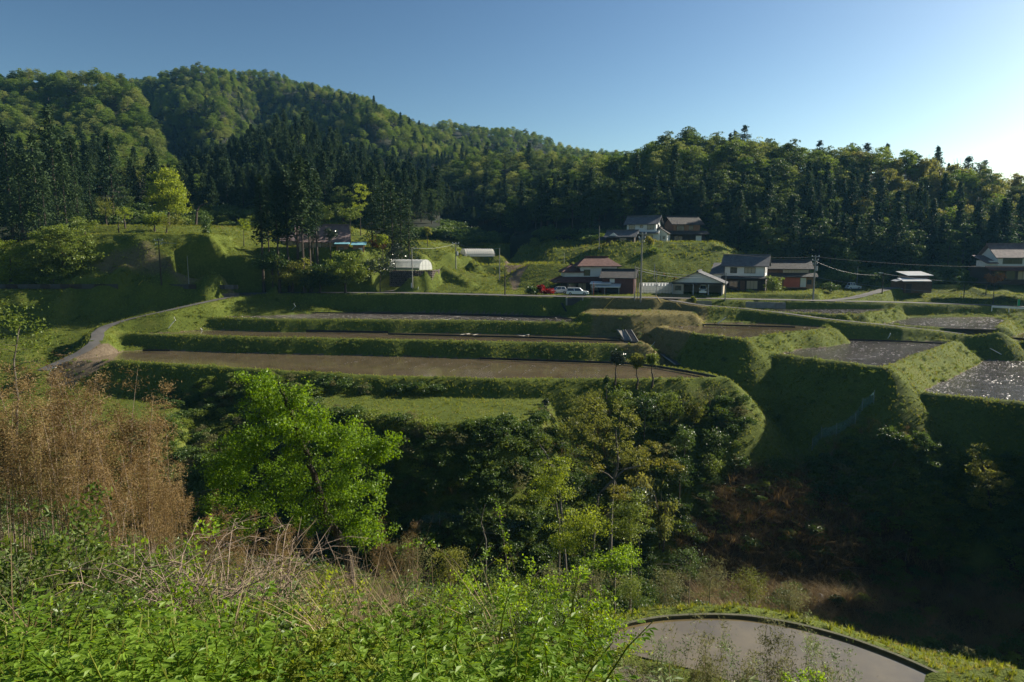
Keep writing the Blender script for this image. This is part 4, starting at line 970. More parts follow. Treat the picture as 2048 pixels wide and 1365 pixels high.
pole('c', 825, 496, 576, 'concrete pole standing in front of the stone wall', 0, .15)
pole('d', 912, 485, 552, 'pole with crossarms and transformer left of the white arched greenhouse', 2, .16, box=True, D=170)
pole('e', 999, 497, 553, 'concrete pole right of the white arched greenhouse', 0, .13, D=163)
pole('f', 1010, 533, 591, 'short dark wooden pole at the roadside below the vegetable plot', 0, .14, 'wood_dark')
pole('g', 1128, 508, 545, 'thin pale pole behind the red-tiled house', 0, .10, D=166)
pole('h', 1198, 452, 496, 'thin pole on the shaded slope left of the hillside shed', 0, .12, D=171)
pole('i', 1281, 465, 604, 'tall utility pole with crossarms beside the red barn', 3, .2)
pole('j', 1269, 532, 601, 'shorter pole directly left of the tall crossarm pole', 0, .14)
pole('k', 1275, 540, 599, 'thin post with a grey meter box beside the red barn', 0, .08, box=False)
pole('l', 1308, 528, 575, 'pole behind the clear greenhouse', 0, .13, D=156)
pole('m', 1312, 540, 594, 'thin post in front of the clear greenhouse', 0, .09)
pole('n', 1450, 546, 602, 'pole with a small light at the corner of the garage', 0, .13)
pole('o', 1626, 511, 602, 'tall utility pole with crossarms and transformer right of the old wooden house', 3, .2, box=True)
pole('p', 1713, 533, 578, 'thin pole behind the small white pickup', 0, .10)
pole('q', 1764, 546, 588, 'dark pole with a lit-coloured lamp arm left of the tin roofed hut', 0, .12, 'wood_dark', lamp=True)
def wire(name, label, A, B_, sag, r_=.022, mat='steel'):
    A = Vector(A); B_ = Vector(B_); pts = []
    for i in range(17):
        t_ = i / 16; q = A.lerp(B_, t_); q.z -= sag * 4 * t_ * (1 - t_); pts.append(tuple(q - A))
    o = MB().tube(pts, r_, 4, False).build(name, M[mat], None, A); return tag(o, label, 'cable', 'overhead wires')
up = Vector((0, 0, 1))
wire('overhead_wire', 'thick pale cable from the barn pole to the garage corner pole', TOPS['j'] - up * .3, TOPS['n'], .9, .022)
wire('overhead_wire', 'second lower cable from the barn pole to the garage corner pole', TOPS['j'] - up * .7, TOPS['n'] - up * .4, 1.0, .03)
wire('overhead_wire', 'wire from the tall barn pole to the transformer pole over the white house', TOPS['i'] - up * .4, TOPS['o'] - up * .3, 1.6, .018, 'metal_dark')
wire('overhead_wire', 'wire running right from the garage corner pole to the transformer pole', TOPS['n'] - up * .2, TOPS['o'] - up * 3.5, 1.0, .018, 'metal_dark')
wire('overhead_wire', 'wire from the transformer pole to the dark lamp pole', TOPS['o'] - up * 1.2, TOPS['q'] - up * .4, 1.0, .016, 'metal_dark')
wire('overhead_wire', 'pale wire from the lamp pole across to the house at the right edge', TOPS['q'] - up * .2, atd(2022, 564, 148), .7, .022)
wire('overhead_wire', 'lower pale wire crossing the field edge to the right border', TOPS['o'] - up * 4.5, atd(2140, 590, 120), 1.2, .02)
wire('overhead_wire', 'wire from the transformer pole down to the right past the hill', TOPS['o'] - up * .3, atd(2300, 520, 150), 1.8, .018, 'metal_dark')
wire('overhead_wire', 'wire between the stone wall pole and the pole with transformer', TOPS['c'], TOPS['d'] - up * .3, .6)
wire('overhead_wire', 'wire from the transformer pole to the pole beyond the branching lane', TOPS['d'] - up * .3, TOPS['e'], .6)
wire('overhead_wire', 'short wire from the wooden pole reaching right over the bank', TOPS['a'] - up * .6, atd(352, 487, 138), .1, .04)

# ---------------------------------------------------------------- walls, fences, small structures
def stone_wall():
    o = thing('stone_wall', 'dry stone retaining wall below the gridded greenhouse', 'wall', (0, 0, 0))
    A = [atd(780, 530, 151.6), atd(835, 530, 151.6), atd(862, 530, 153.2), atd(876, 530, 157), atd(878, 530, 161)]
    A = [Vector((q.x, q.y, 0)) for q in A]; seg = [(A[i + 1] - A[i]).length for i in range(4)]; tot = sum(seg); o.location = A[0]
    def on(u):
        u *= tot
        for i, s in enumerate(seg):
            if u <= s or i == 3: d = (A[i + 1] - A[i]).normalized(); return A[i] + d * u, d
            u -= s
    b = MB(); z0, z1 = -8.1, -4.65
    for i in range(24):
        (p_, d), (q, d2) = on(i / 24), on((i + 1) / 24); nn = Vector((d.y, -d.x, 0))
        b.add([p_ - A[0] + Vector((0, 0, z0)) , q - A[0] + Vector((0, 0, z0)), q - A[0] + Vector((0, .3, z1)), p_ - A[0] + Vector((0, .3, z1))], [(0, 1, 2, 3)])
    b.build('backing', M['joint'], o); r_ = random.Random(5); ms = []
    for k in range(6):
        mb = MB(); pts = []
        for s in (0, 1):
            for j in range(7):
                a = j / 7 * 6.283; rr = (.5 - .13 * s) * r_.uniform(.8, 1.08); pts.append((math.cos(a) * rr, -s * .16 + .0, math.sin(a) * rr))
        mb.add(pts, [tuple(range(7, 14))] + [(j, (j + 1) % 7, 7 + (j + 1) % 7, 7 + j) for j in range(7)]); ms.append(mb.mesh('stone', M['stone']))
    for row in range(8):
        z = z0 + .25 + row * .45; u = 0; n = 0
        while u < 1:
            w_ = r_.uniform(.40, .62); p_, d = on(min(1, u)); nn = Vector((d.y, -d.x, 0))
            s = link('stone', r_.choice(ms), o, p_ - A[0] + nn * .05 + Vector((0, (z - z0) * .085, z + r_.uniform(-.05, .05))), math.atan2(d.y, d.x))
            s.scale = (w_ * 1.15, 1, .50 * r_.uniform(.9, 1.15)); u += w_ / tot
stone_wall()
def slabwall(name, label, pts, h0, cat='wall', mat='concrete', th=.25, posts=0, pname='panel', n=None):
    """wall along world points (top edge), height h0, made of panels"""
    A = Vector(pts[0]); o = thing(name, label, cat, A); 
    for i in range(len(pts) - 1):
        a, b_ = Vector(pts[i]) - A, Vector(pts[i + 1]) - A; L0 = (b_ - a).length; k = n or max(1, round(L0 / 2.0))
        for j in range(k):
            p_, q = a.lerp(b_, j / k), a.lerp(b_, (j + .975) / k); nn = Vector((-(q - p_).y, (q - p_).x, 0)).normalized() * th
            mb = MB(); t_ = [p_, q, q + nn, p_ + nn]; lo = [v_ - Vector((0, 0, h0)) for v_ in t_]
            mb.add([tuple(v_) for v_ in lo + t_], [(0, 3, 2, 1), (4, 5, 6, 7), (0, 1, 5, 4), (1, 2, 6, 5), (2, 3, 7, 6), (3, 0, 4, 7)]).build(pname, M[mat if isinstance(mat, str) else mat[(i + j) % len(mat)]], o)
    return o
def G(px, py, lift=0): q = hit(px, py); return (q.x, q.y, q.z + lift)
slabwall('retaining_wall', 'grey concrete retaining wall under the road in front of the garage', [at3(1338, 600, -9.75), at3(1424, 602.5, -9.95)], 1.5)
slabwall('retaining_wall', 'long grey concrete retaining wall below the road right of the garage wall', [at3(1492, 604, -10.25), at3(1572, 606, -10.45)], 1.2)
slabwall('stone_faced_wall', 'dark stone retaining wall beside the farm lane below the low fence', [at3(408, 590, -9.0), at3(440, 588, -8.9), at3(478, 586.5, -8.85)], 1.3, mat='stone')
fp = [(-40, 571), (60, 570), (140, 569.5), (236, 569)]
slabwall('board_fence', 'low dark board fence under the big tree at the left edge', [(*atd(x, y, 136)[:2], -6.75) for x, y in fp], .95, 'fence', ('wood_dark', 'metal_dark'), .06, n=4)
slabwall('board_fence', 'low dark sheet fence right of the big tree ending at the stone-faced wall', [(*atd(x, 571, 138.3)[:2], -6.9) for x in (290, 330, 392)], .95, 'fence', ('metal_dark', 'wood_dark', 'metal_dark'), .06, n=4)
slabwall('sheet_fence', 'pale grey sheet metal fence above the stone-faced wall', [(*atd(x, 571, 139.8)[:2], -7.1) for x in (400, 440, 476)], .9, 'fence', ('tile_grey', 'metal_dark', 'tile_grey'), .05, n=4)
P = Vector(G(1149, 609))
o = thing('concrete_basin', 'weathered concrete box set in the grass below the parked cars', 'basin', P)
MB().box(-1.5, 1.5, 0, .15, -.3, 1.15).build('back_panel', M['metal_dark'], o)
for u in (-1.7, 1.45): MB().box(u, u + .3, -.1, .6, -.3, 1.2).build('side_wall', M['concrete'], o)
def pipe(name, label, cat, pts, r_, mat, grp=None, cap=None):
    A = Vector(pts[0]); o = MB().tube([tuple(Vector(q) - A) for q in pts], r_, 6).build(name, M[mat], None, A)
    return tag(o, label, cat, grp)
def standing(px, py, pts): # pixel polyline standing at the depth where its foot meets the ground
    b_ = hit(px, py); return [tuple(b_ + Vector((0, 0, -.1)))] + [tuple(atd(x, y, b_.y - .2 * i)) for i, (x, y) in enumerate(pts)]
WP = 'white drain pipes sticking out of the terrace banks'
pipe('drain_pipe', 'bent white pipe on the left bank above the second field', 'pipe', standing(336, 657, [(348, 643), (351, 641), (348, 634)]), .07, 'white', WP)
pipe('drain_pipe', 'bent white pipe at the left end of the top field', 'pipe', standing(583, 621, [(591, 613), (588, 608)]), .06, 'white', WP)
pipe('drain_pipe', 'long white pipe standing at the far edge of the upper right field', 'pipe', standing(1435, 648, [(1452, 635)]), .08, 'white', WP)
pipe('drain_pipe', 'curved white pipe at the far edge of the sparkling field', 'pipe', standing(1775, 678, [(1779, 672), (1781, 667)]), .08, 'white', WP)
pipe('drain_pipe', 'small white pipe end poking out beside the second field water', 'pipe', standing(405, 661, [(401, 657)]), .07, 'white', WP)
pipe('drain_pipe', 'white pipe on the dark bank right of the curved pipe', 'pipe', standing(2004, 709, [(1980, 697)]), .05, 'white', WP)
pipe('drain_pipe', 'bent white pipe above the brown thicket at left', 'pipe', standing(97, 750, [(103, 738), (112, 735)]), .07, 'white', WP)
pipe('drain_pipe', 'faint pale pipe lying on the dark gully bank', 'pipe', standing(1300, 696, [(1310, 684)]), .04, 'steel', WP)
P1_ = [G(1133, 627, .1), G(1124, 614, .25), tuple(atd(1117, 605, hit(1124, 614).y + 1.5))]
pipe('black_pipe', 'black pipe with a white mouth running down the bank', 'pipe', P1_, .2, 'black')
for k, (a, b_) in enumerate([((1206, 620), (1228, 596)), ((1322, 606), (1312, 592)), ((1363, 618), (1353, 607)), ((277, 572), (285, 562)), ((1608, 601), (1613, 589)), ((846, 577), (843, 571))]):
    q = hit(*a); e = atd(*b_, q.y + .6)
    pipe('guy_guard', ('yellow guy guard leaning on the bank behind the straw coloured field', 'yellow guy guard by the thin post before the clear greenhouse', 'yellow guy guard at the bend of the pale farm path',
                       'yellow guy guard at the left end of the sheet fence', 'yellow guy guard beside the road left of the transformer pole', 'short orange stake beside the road near the white marker')[k], 'post', [tuple(q), tuple(e)], .05, 'yellow', 'yellow guy guards')
def board(label, px, py, rz, ln, w_, mat='wood_pale'):
    q = hit(px, py); return tag(MB().box(-ln / 2, ln / 2, -w_ / 2, w_ / 2, 0, .05).build('plank', M[mat], None, q + Vector((0, 0, .12)), rz), label, 'plank', 'planks laid at the edge of the second field')
M['wood_pale'] = simple('pale_boards', (.5, .46, .38), (.36, .32, .26), .8, 2)
for k, (x, y, a) in enumerate([(928, 670.5, 60), (938, 670, 64), (952, 671, 64), (1040, 673, 118), (1050, 673, 62), (1058, 672, 70)]):
    board(['leftmost pale plank of the left group beside the dark water', 'middle pale plank of the left group beside the dark water', 'rightmost pale plank of the left group beside the dark water',
           'leftmost pale plank of the right group beside the dark water', 'middle pale plank of the right group beside the dark water', 'rightmost pale plank of the right group beside the dark water'][k], x, y, R(a), 2.0, .35)
# black ridge boards at the foot of the banks
def strip(label, pts, z, hgt=.28, mat='black'):
    W = [Vector(at(x, y, z)) for x, y in pts]; A = W[0]; mb = MB()
    for a, b_ in zip(W[:-1], W[1:]):
        nn = Vector((-(b_ - a).y, (b_ - a).x, 0)).normalized() * .06; a, b_ = a - A, b_ - A; u_ = Vector((0, 0, hgt))
        mb.add([a, b_, b_ + nn, a + nn, a + u_, b_ + u_, b_ + nn + u_, a + nn + u_], [(0, 3, 2, 1), (4, 5, 6, 7), (0, 1, 5, 4), (1, 2, 6, 5), (2, 3, 7, 6), (3, 0, 4, 7)])
    return tag(mb.build('edging_board', M[mat], None, A), label, 'edging', 'black edging sheets along the flooded fields')
strip('black edging sheet in the middle of the second field bank', [(612, 664.5), (700, 666), (776, 667)], -14.8, .4)
strip('black edging sheet along the far edge of the second field at right', [(776, 670), (900, 673), (1060, 677), (1240, 684)], -14.8, .3)
strip('black edging sheet along the far edge of the top field', [(560, 626), (800, 629), (1000, 632), (1110, 636), (1160, 642)], -12.9, .25)
strip('black edging sheet along the far side of the large brown field', [(960, 719), (1100, 724), (1250, 729), (1312, 735), (1380, 747), (1432, 757)], -16.9, .32)
strip('black edging sheet at the left end of the large brown field', [(285, 703), (340, 703)], -16.9, .3)
strip('black edging sheet at the far side of the upper right field', [(1402, 651), (1480, 653), (1590, 656)], -13.1, .25)
strip('black edging sheet at the far side of the sparkling field', [(1690, 681), (1790, 684), (1890, 689)], -15.1, .25)
strip('dark edging along the left side of the rightmost field', [(1838, 783), (1900, 747), (1958, 716)], -17.9, .3)
# concrete chutes in the gully
def chute(name, label, a, b_, w_, zlift, mat, ribs):
    A, B_ = Vector(G(*a)), Vector(G(*b_)); A.z += zlift; B_.z += zlift; d = (B_ - A); s = Vector((d.y, -d.x, 0)).normalized() * w_ / 2
    o = thing(name, label, 'channel', A); z_ = Vector((0, 0, -.1))
    MB().slab([-s, d - s, d + s, s], .12).build('bed', M[mat], o)
    for k in (-1, 1): MB().tube([s * k, d + s * k], .13, 4).build('side_wall', M['concrete'], o)
    for i in range(ribs): MB().tube([s * (-.8 + 1.6 * i / max(1, ribs - 1)) + Vector((0, 0, .03)), d + s * (-.8 + 1.6 * i / max(1, ribs - 1)) + Vector((0, 0, .03))], .05, 4).build('rib', M['tile_dark'], o)
chute('concrete_chute', 'pale concrete chute beside the rounded end of the terraces', (1240, 664), (1254, 685), .9, .35, 'concrete', 0)
chute('corrugated_chute', 'blue-grey corrugated sheet channel right of the concrete chute', (1256, 664), (1270, 687), 1.0, .25, 'tile_grey', 5)
chute('corrugated_chute', 'lower blue-grey corrugated sheet showing behind the third terrace end', (1326, 713), (1356, 734), .9, .35, 'tile_grey', 4)
# road sign, marker, banner, guardrail, tarps
q = hit(1187, 592.5); o = thing('road_sign', 'round road sign seen from behind on a faded red post', 'sign', q)
hh = atd(1187, 564, q.y).z - q.z; MB().tube([(0, 0, -.2), (0, 0, hh)], .05, 6).build('post', M['red'], o)
zc = atd(1187, 573, q.y).z - q.z; MB().tube([(0, .02, zc), (0, .07, zc)], .42, 20).build('plate', M['steel'], o); MB().box(-.12, .12, -.06, .0, zc - .05, zc + .05).build('bracket', M['red'], o)
q = hit(823, 578); tag(MB().box(-.08, .08, -.08, .08, -.1, .95).build('marker_post', M['white'], None, q), 'short white marker post at the foot of the concrete pole', 'post')
q = hit(836, 580); tag(MB().tube([(0, 0, -.1), (.1, 0, .45)], .06, 6).build('marker_stub', M['white'], None, q), 'small white stub in the grass right of the marker post', 'post')
A, B_ = Vector(at(1985, 613, -11.2)), Vector(at(2160, 623, -11.9)); o = thing('guardrail', 'white roadside guardrail at the right edge', 'guardrail', A); d = B_ - A
MB().slab([Vector((0, 0, .15)), d + Vector((0, 0, .15)), d + Vector((0, .06, .15)), Vector((0, .06, .15))], .38).build('rail', M['white'], o)
for i in range(6): e = d * (i / 5.0); MB().tube([e + Vector((0, .12, -1.0)), e + Vector((0, .12, .1))], .07, 6).build('post', M['white'], o)
q = Vector(at(2034, 616, -11.4)); o = thing('banner', 'small green banner on a pole behind the guardrail', 'banner', q)
MB().tube([(0, 0, -.6), (0, 0, 1.75)], .03, 5).build('pole', M['steel'], o); M['green'] = simple('green_cloth', (.02, .36, .16), (.015, .28, .12), .7, 2)
MB().slab([(.04, -.02, 1.7), (.5, -.02, 1.7), (.5, .02, 1.7), (.04, .02, 1.7)], 1.35).build('cloth', M['green'], o)
for k, (x, y, w_) in enumerate([(1811, 583, 1.4), (1842, 585, 2.1)]):
    q = hit(x, y); mb = MB(); r_ = random.Random(k); n = 7; v = [(u / n * w_ * 2 - w_, vv * .8 - .8 + r_.uniform(-.12, .12), .25 + .22 * math.sin(u * 1.9) * (1 if vv == 1 else .3) + r_.uniform(0, .12)) for vv in range(3) for u in range(n + 1)]
    mb.add(v, [(j * (n + 1) + i, j * (n + 1) + i + 1, (j + 1) * (n + 1) + i + 1, (j + 1) * (n + 1) + i) for j in range(2) for i in range(n)])
    tag(mb.build('tarpaulin', M['tarp'], None, q + Vector((0, 0, .1))), ('small crumpled blue tarp below the door of the tin roofed hut', 'longer crumpled blue tarp below the right side of the tin roofed hut')[k], 'tarp')
# net fences in the ravine
def net(label, pts, hgt, lift=0):
    W = [Vector(G(*q)) for q in pts]; A = W[0].copy(); o = thing('net_fence', label, 'fence', A); mb = MB(); u_ = Vector((0, 0, hgt))
    for i, w_ in enumerate(W):
        W[i] = w_ - A + Vector((0, -.3, lift))
        MB().tube([W[i] - u_ * .3, W[i] + u_ * 1.1], .03, 5).build('post', M['steel'], o)
    for a, b_ in zip(W[:-1], W[1:]):
        m_ = (a + b_) / 2; mb.add([a, m_ - u_ * .05, b_, b_ + u_, m_ + u_ * .86, a + u_], [(0, 1, 4, 5), (1, 2, 3, 4)])
    mb.build('netting', M['net'], o)
net('blue-grey net fence down in the dark ravine behind the bright green tree', [(790, 1053), (835, 1047), (880, 1043), (925, 1041)], 1.0)
net('blue net fence in the ravine behind the small maple trees', [(1000, 1052), (1080, 1064), (1150, 1072), (1230, 1074)], 1.0)
net('blue-green net fence right of the small maple trees', [(1300, 1072), (1345, 1068), (1390, 1063)], 1.0)
net('pale grey net draped down the slope under the field corner', [(1745, 803), (1722, 818), (1708, 845), (1670, 868), (1640, 876), (1622, 898)], 1.3)
net('scrap of pale blue net at the gully mouth', [(1560, 958), (1548, 972), (1536, 984)], .9)
# rows of churned mud in the big field, their glint put into the pale colour
M['mud_row'] = simple('wet_mud_glint', (.34, .30, .25), (.16, .13, .10), .35, 3, spec=.7)
mb = MB(); r_ = random.Random(31)
for a, b_ in [((813,739),(865,724)), ((851,741),(904,726)), ((899,744),(940,727)), ((947,745),(986,728)), ((991,748),(1025,731)), ((1044,750),(1070,731)), ((1097,748),(1113,734)), ((1191,750),(1200,738)), ((760,736),(820,722)), ((690,728),(740,718)), ((1150,749),(1160,736))]:
    A, B_ = Vector(at(*a, -16.985)), Vector(at(*b_, -16.985)); n_ = int((B_ - A).length * 5)
    for i in range(n_):
        if r_.random() < .45: continue
        q = A.lerp(B_, (i + r_.random()) / n_) + Vector((r_.gauss(0, .16), r_.gauss(0, .1), 0)); s = r_.uniform(.05, .16)
        mb.add([q + Vector((math.cos(k * 1.257 + i) * s, math.sin(k * 1.257 + i) * s * .7, -.03)) for k in range(5)] + [q + Vector((0, 0, s * .22))], [(k, (k + 1) % 5, 5) for k in range(5)])
tag(mb.build('mud_glint_rows', M['mud_row']), kind='stuff')
for nm_, cnt in (('LP', 90), ('R3', 900), ('R2', 420), ('U1', 260), ('U2', 420), ('R1', 120), ('P1', 160)):  # mud flecks; their pale colour stands in for glints on the water
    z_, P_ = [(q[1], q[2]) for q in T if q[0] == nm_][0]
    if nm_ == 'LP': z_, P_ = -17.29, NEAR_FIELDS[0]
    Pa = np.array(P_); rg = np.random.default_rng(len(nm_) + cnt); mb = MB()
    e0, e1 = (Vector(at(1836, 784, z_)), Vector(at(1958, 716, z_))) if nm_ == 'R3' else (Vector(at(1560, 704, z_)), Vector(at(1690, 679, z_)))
    X_ = rg.uniform(Pa[:, 0].min(), Pa[:, 0].max(), cnt * 3); Y_ = rg.uniform(Pa[:, 1].min(), Pa[:, 1].max(), cnt * 3)
    if nm_ in ('R3', 'R2'):  # denser pale clods along one edge imitate the band of sun glare
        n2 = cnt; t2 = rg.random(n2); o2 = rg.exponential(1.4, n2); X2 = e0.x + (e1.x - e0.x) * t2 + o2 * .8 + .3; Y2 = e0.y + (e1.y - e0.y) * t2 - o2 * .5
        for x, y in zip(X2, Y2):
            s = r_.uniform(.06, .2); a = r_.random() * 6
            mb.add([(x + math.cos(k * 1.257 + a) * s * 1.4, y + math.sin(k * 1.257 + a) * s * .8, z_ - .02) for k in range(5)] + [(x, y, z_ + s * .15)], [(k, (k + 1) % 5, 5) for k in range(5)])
    k_ = (polysd(X_, Y_, P_) < -1.1) & (vnoise(X_, Y_, 4, 71) + vnoise(X_, Y_, 1.5, 72) * .8 > .02)
    for x, y in list(zip(X_[k_], Y_[k_]))[:cnt]:
        s = r_.uniform(.06, .20) * (.22 if nm_ == 'LP' else 1); a = r_.random() * 6
        mb.add([(x + math.cos(k * 1.257 + a) * s * 1.6, y + math.sin(k * 1.257 + a) * s * .6, z_ - .02) for k in range(5)] + [(x, y, z_ + s * .3)], [(k, (k + 1) % 5, 5) for k in range(5)])
    tag(mb.build('mud_glint_clods', M['mud_row']), kind='stuff')
# rocks
r_ = random.Random(9); RM = []
for k in range(4):
    mb = MB(); v = []; 
    for j in range(5):
        ph = math.pi * (j / 4); n = 1 if j in (0, 4) else 7
        for i in range(n): rr = r_.uniform(.75, 1.1); v.append((math.sin(ph) * math.cos(i / 7 * 6.28) * rr, math.sin(ph) * math.sin(i / 7 * 6.28) * rr * .8, math.cos(ph) * rr * .65))
    f = [(0, 1 + i, 1 + (i + 1) % 7) for i in range(7)] + [(1 + j * 7 + i, 8 + j * 7 + i, 8 + j * 7 + (i + 1) % 7, 1 + j * 7 + (i + 1) % 7) for j in range(2) for i in range(7)] + [(22, 15 + (i + 1) % 7, 15 + i) for i in range(7)]
    RM.append(mb.add(v, f).mesh('boulder', M['rock']))
for k, (x, y, s) in enumerate([(1650, 1182, .6), (1676, 1178, .5), (1625, 1190, .4), (1700, 1190, .45), (1745, 1192, .4), (1850, 1180, .35), (1610, 1010, .5), (1535, 925, .3), (1580, 940, .3), (1640, 1200, .7), (1560, 1150, .35), (1790, 1165, .3), (1480, 1165, .4), (1900, 1195, .4), (1690, 1008, .35)]):
    q = hit(x, y); o = link('boulder', RM[k % 4], None, q + Vector((0, 0, s * .2)), r_.uniform(0, 6)); o.scale = (s, s, s)
    tag(o, 'grey rock half buried in the dark ravine floor', 'rock', 'rocks in the ravine')
# kerb round the small near field
kp = [(1232, 1252), (1262, 1239), (1330, 1227), (1420, 1223), (1500, 1226), (1600, 1243), (1700, 1270), (1800, 1307), (1895, 1350), (1930, 1380)]
kp = [(x, y + 6) for x, y in kp]
W = [Vector(at(x, y, -17.16)) for x, y in kp]; W2 = []
for i in range(len(W) - 1):
    for j in range(5): W2.append(W[i].lerp(W[i + 1], j / 5))
W2.append(W[-1])
for _ in range(4): W2 = [W2[0]] + [(W2[i - 1] + W2[i] * 2 + W2[i + 1]) / 4 for i in range(1, len(W2) - 1)] + [W2[-1]]
mb = MB(); A = W2[0].copy()
for i, w_ in enumerate(W2):
    d = W2[min(i + 1, len(W2) - 1)] - W2[max(i - 1, 0)]; s = Vector((-d.y, d.x, 0)).normalized() * .16; w_ = w_ - A
    mb.v += [tuple(w_ - Vector((0, 0, .35))), tuple(w_), tuple(w_ + s), tuple(w_ + s - Vector((0, 0, .35)))]
for i in range(len(W2) - 1):
    for k in range(3): mb.f.append((i * 4 + k, i * 4 + 4 + k, i * 4 + 5 + k, i * 4 + 1 + k))
tag(mb.build('field_kerb', simple('mossy_concrete', (.13, .125, .08), (.06, .065, .035), .95, 3, bump=.6, bscale=8), None, A), 'curved mossy concrete kerb round the small near field', 'kerb')
# ---------------------------------------------------------------- single trees and shrubs
M['leaf_main'] = leafmat('fresh_leaf', (.10, .19, .016), (.22, .34, .04), .52, .45, .3, .5)
M['leaf_olive'] = leafmat('olive_leaf', (.10, .125, .022), (.22, .235, .045), .42, .55, .25, .3)
M['leaf_gold'] = leafmat('golden_leaf', (.16, .165, .025), (.29, .28, .045), .42, .5, .25, .3)
M['leaf_maple'] = leafmat('maple_leaf', (.11, .165, .018), (.25, .31, .04), .5, .5, .25, .4)
M['leaf_deep'] = leafmat('deep_leaf', (.035, .072, .016), (.10, .16, .03), .3, .45, .35, .3)
M['leaf_glossy'] = leafmat('glossy_leaf', (.015, .028, .010), (.045, .065, .02), .12, .28, .8, .3)
M['leaf_mid'] = leafmat('mid_leaf', (.07, .12, .02), (.18, .23, .04), .42, .5, .3, .15)
M['leaf_grey'] = leafmat('greyish_leaf', (.09, .10, .035), (.20, .20, .085), .35, .65, .15, .5)
M['leaf_brown'] = leafmat('dry_bamboo_leaf', (.12, .084, .034), (.28, .20, .085), .35, .7, .2, .4, (.18, .20, .05))
M['leaf_red'] = leafmat('red_leaf', (.12, .018, .014), (.27, .05, .03), .4, .5, .3, .3)
M['leaf_red_shade'] = leafmat('red_leaf_shade', (.05, .015, .012), (.12, .03, .022), .3, .5, .2, .3)  # darker copy of the red leaf, shade put into the colour
M['leaf_rust'] = leafmat('rust_leaf', (.20, .09, .03), (.34, .17, .06), .4, .5, .3, .3)
M['leaf_sasa'] = leafmat('dwarf_bamboo_leaf', (.06, .11, .03), (.18, .24, .08), .3, .5, .25, .8, (.32, .30, .14))
M['dry_grass'] = leafmat('dry_grass_blade', (.22, .155, .08), (.44, .34, .20), .3, .7, .2, .8)
M['grass'] = leafmat('grass_blade', (.10, .135, .014), (.22, .25, .035), .45, .55, .2, .12, (.34, .30, .09))
M['grass_dry'] = leafmat('mown_grass_blade', (.17, .15, .04), (.33, .28, .10), .35, .6, .2, .2)
M['twig'] = simple('dry_twig', (.30, .23, .17), (.17, .13, .10), .9, 6)

def ctree(name, label, cat, D, trunk, blobs, mat, leaf=(.25, .15), per=60, cs=.6, r0=.15, bark='bark', seed=1, flat=.8, group=None, base_=None, twigs=2, shell=.5, inner=.0, jit=.9, sink=.3, tips=True):
    """tree shaped by pixel measurements taken at its own distance D: trunk polyline, crown lobes, branches grown to every leaf cluster"""
    r_ = np.random.default_rng(seed); rp = random.Random(seed)
    W = [atd(x, y, D) for x, y in trunk]
    if base_ is None: W[0].z = hz(W[0].x, W[0].y) - sink
    A = W[0].copy(); o = thing(name, label, cat, A, 0, group); W = [w - A for w in W]; k = D / F_PX
    nodes = []; mb = MB()
    fine = []
    for a, b_ in zip(W[:-1], W[1:]):
        for i in range(5): fine.append(a.lerp(b_, i / 5))
    fine.append(W[-1]); n = len(fine)
    for i in range(1, n - 1): fine[i] = fine[i] + Vector((rp.uniform(-1, 1), rp.uniform(-1, 1), 0)) * r0 * .35
    rad = [r0 * (1.35 if i == 0 else 1) * (1 - .72 * i / (n - 1)) for i in range(n)]
    mb.tube(fine, rad, 7)
    for i, f_ in enumerate(fine):
        if i > n * .3: nodes.append((f_, rad[i]))
    C = []
    for (x, y, rx, ry, m_) in blobs:
        c0 = atd(x, y, D) - A
        for _ in range(m_):
            v = rdir(r_, 1)[0] * (shell + (1 - shell) * r_.random()) if r_.random() > inner else rdir(r_, 1)[0] * r_.random() * .6
            C.append(Vector((c0.x + v[0] * rx * k, c0.y + v[1] * rx * k * .8, c0.z + v[2] * ry * k)))
    C.sort(key=lambda c: (c - fine[int(n * .6)]).length)
    LC = []; 
    NP = np.array([q[0][:] for q in nodes]); NR = [q[1] for q in nodes]
    for c in C:
        cv = np.array(c[:]); dv = cv - NP; dist = np.linalg.norm(dv, axis=1); pen = np.where(dv[:, 2] < .1 * dist, 1.8, 1.0)
        j = int(np.argmin(dist * pen)); a = Vector(NP[j]); ln = (c - a).length; ra = min(NR[j] * .6, .02 + .022 * ln)
        m1 = a.lerp(c, .45) + Vector((rp.uniform(-1, 1) * .1 * ln, rp.uniform(-1, 1) * .1 * ln, .06 * ln)); 
        mb.tube([a, m1, c], [ra, ra * .7, ra * .35], 4, False)
        NP = np.concatenate([NP, [m1[:], c[:]]]); NR += [ra * .7, ra * .4]
        LC.append(cv)
        for _ in range(twigs):
            e = c + Vector(rdir(r_, 1)[0]) * cs * .8; mb.tube([c, e], [ra * .3, ra * .1], 3, False)
    mb.build('trunk', M[bark], o)
    if per:
        LC = np.array(LC); m_ = len(LC); P_ = np.repeat(LC, per, 0); v = rdir(r_, len(P_)); rr = (r_.random(len(P_)) ** .5)[:, None]
        s_ = cs * np.repeat(.6 + .7 * r_.random(m_), per)[:, None]
        P_ = P_ + v * rr * s_ * np.array([1.1, 1.1, flat]); Dv = v * np.array([1, 1, .5]) + r_.normal(size=v.shape) * jit + np.array([0, 0, -.25])
        U = rdir(r_, len(P_)); U[:, 2] *= .35
        V_, F_ = cards(P_, Dv, U, leaf[0] * (.6 + .7 * r_.random(len(P_))), leaf[1] * (.6 + .7 * r_.random(len(P_))), r_, .15)
        link('foliage', mesh_np('foliage', V_, F_, M[mat]), o)
    return o
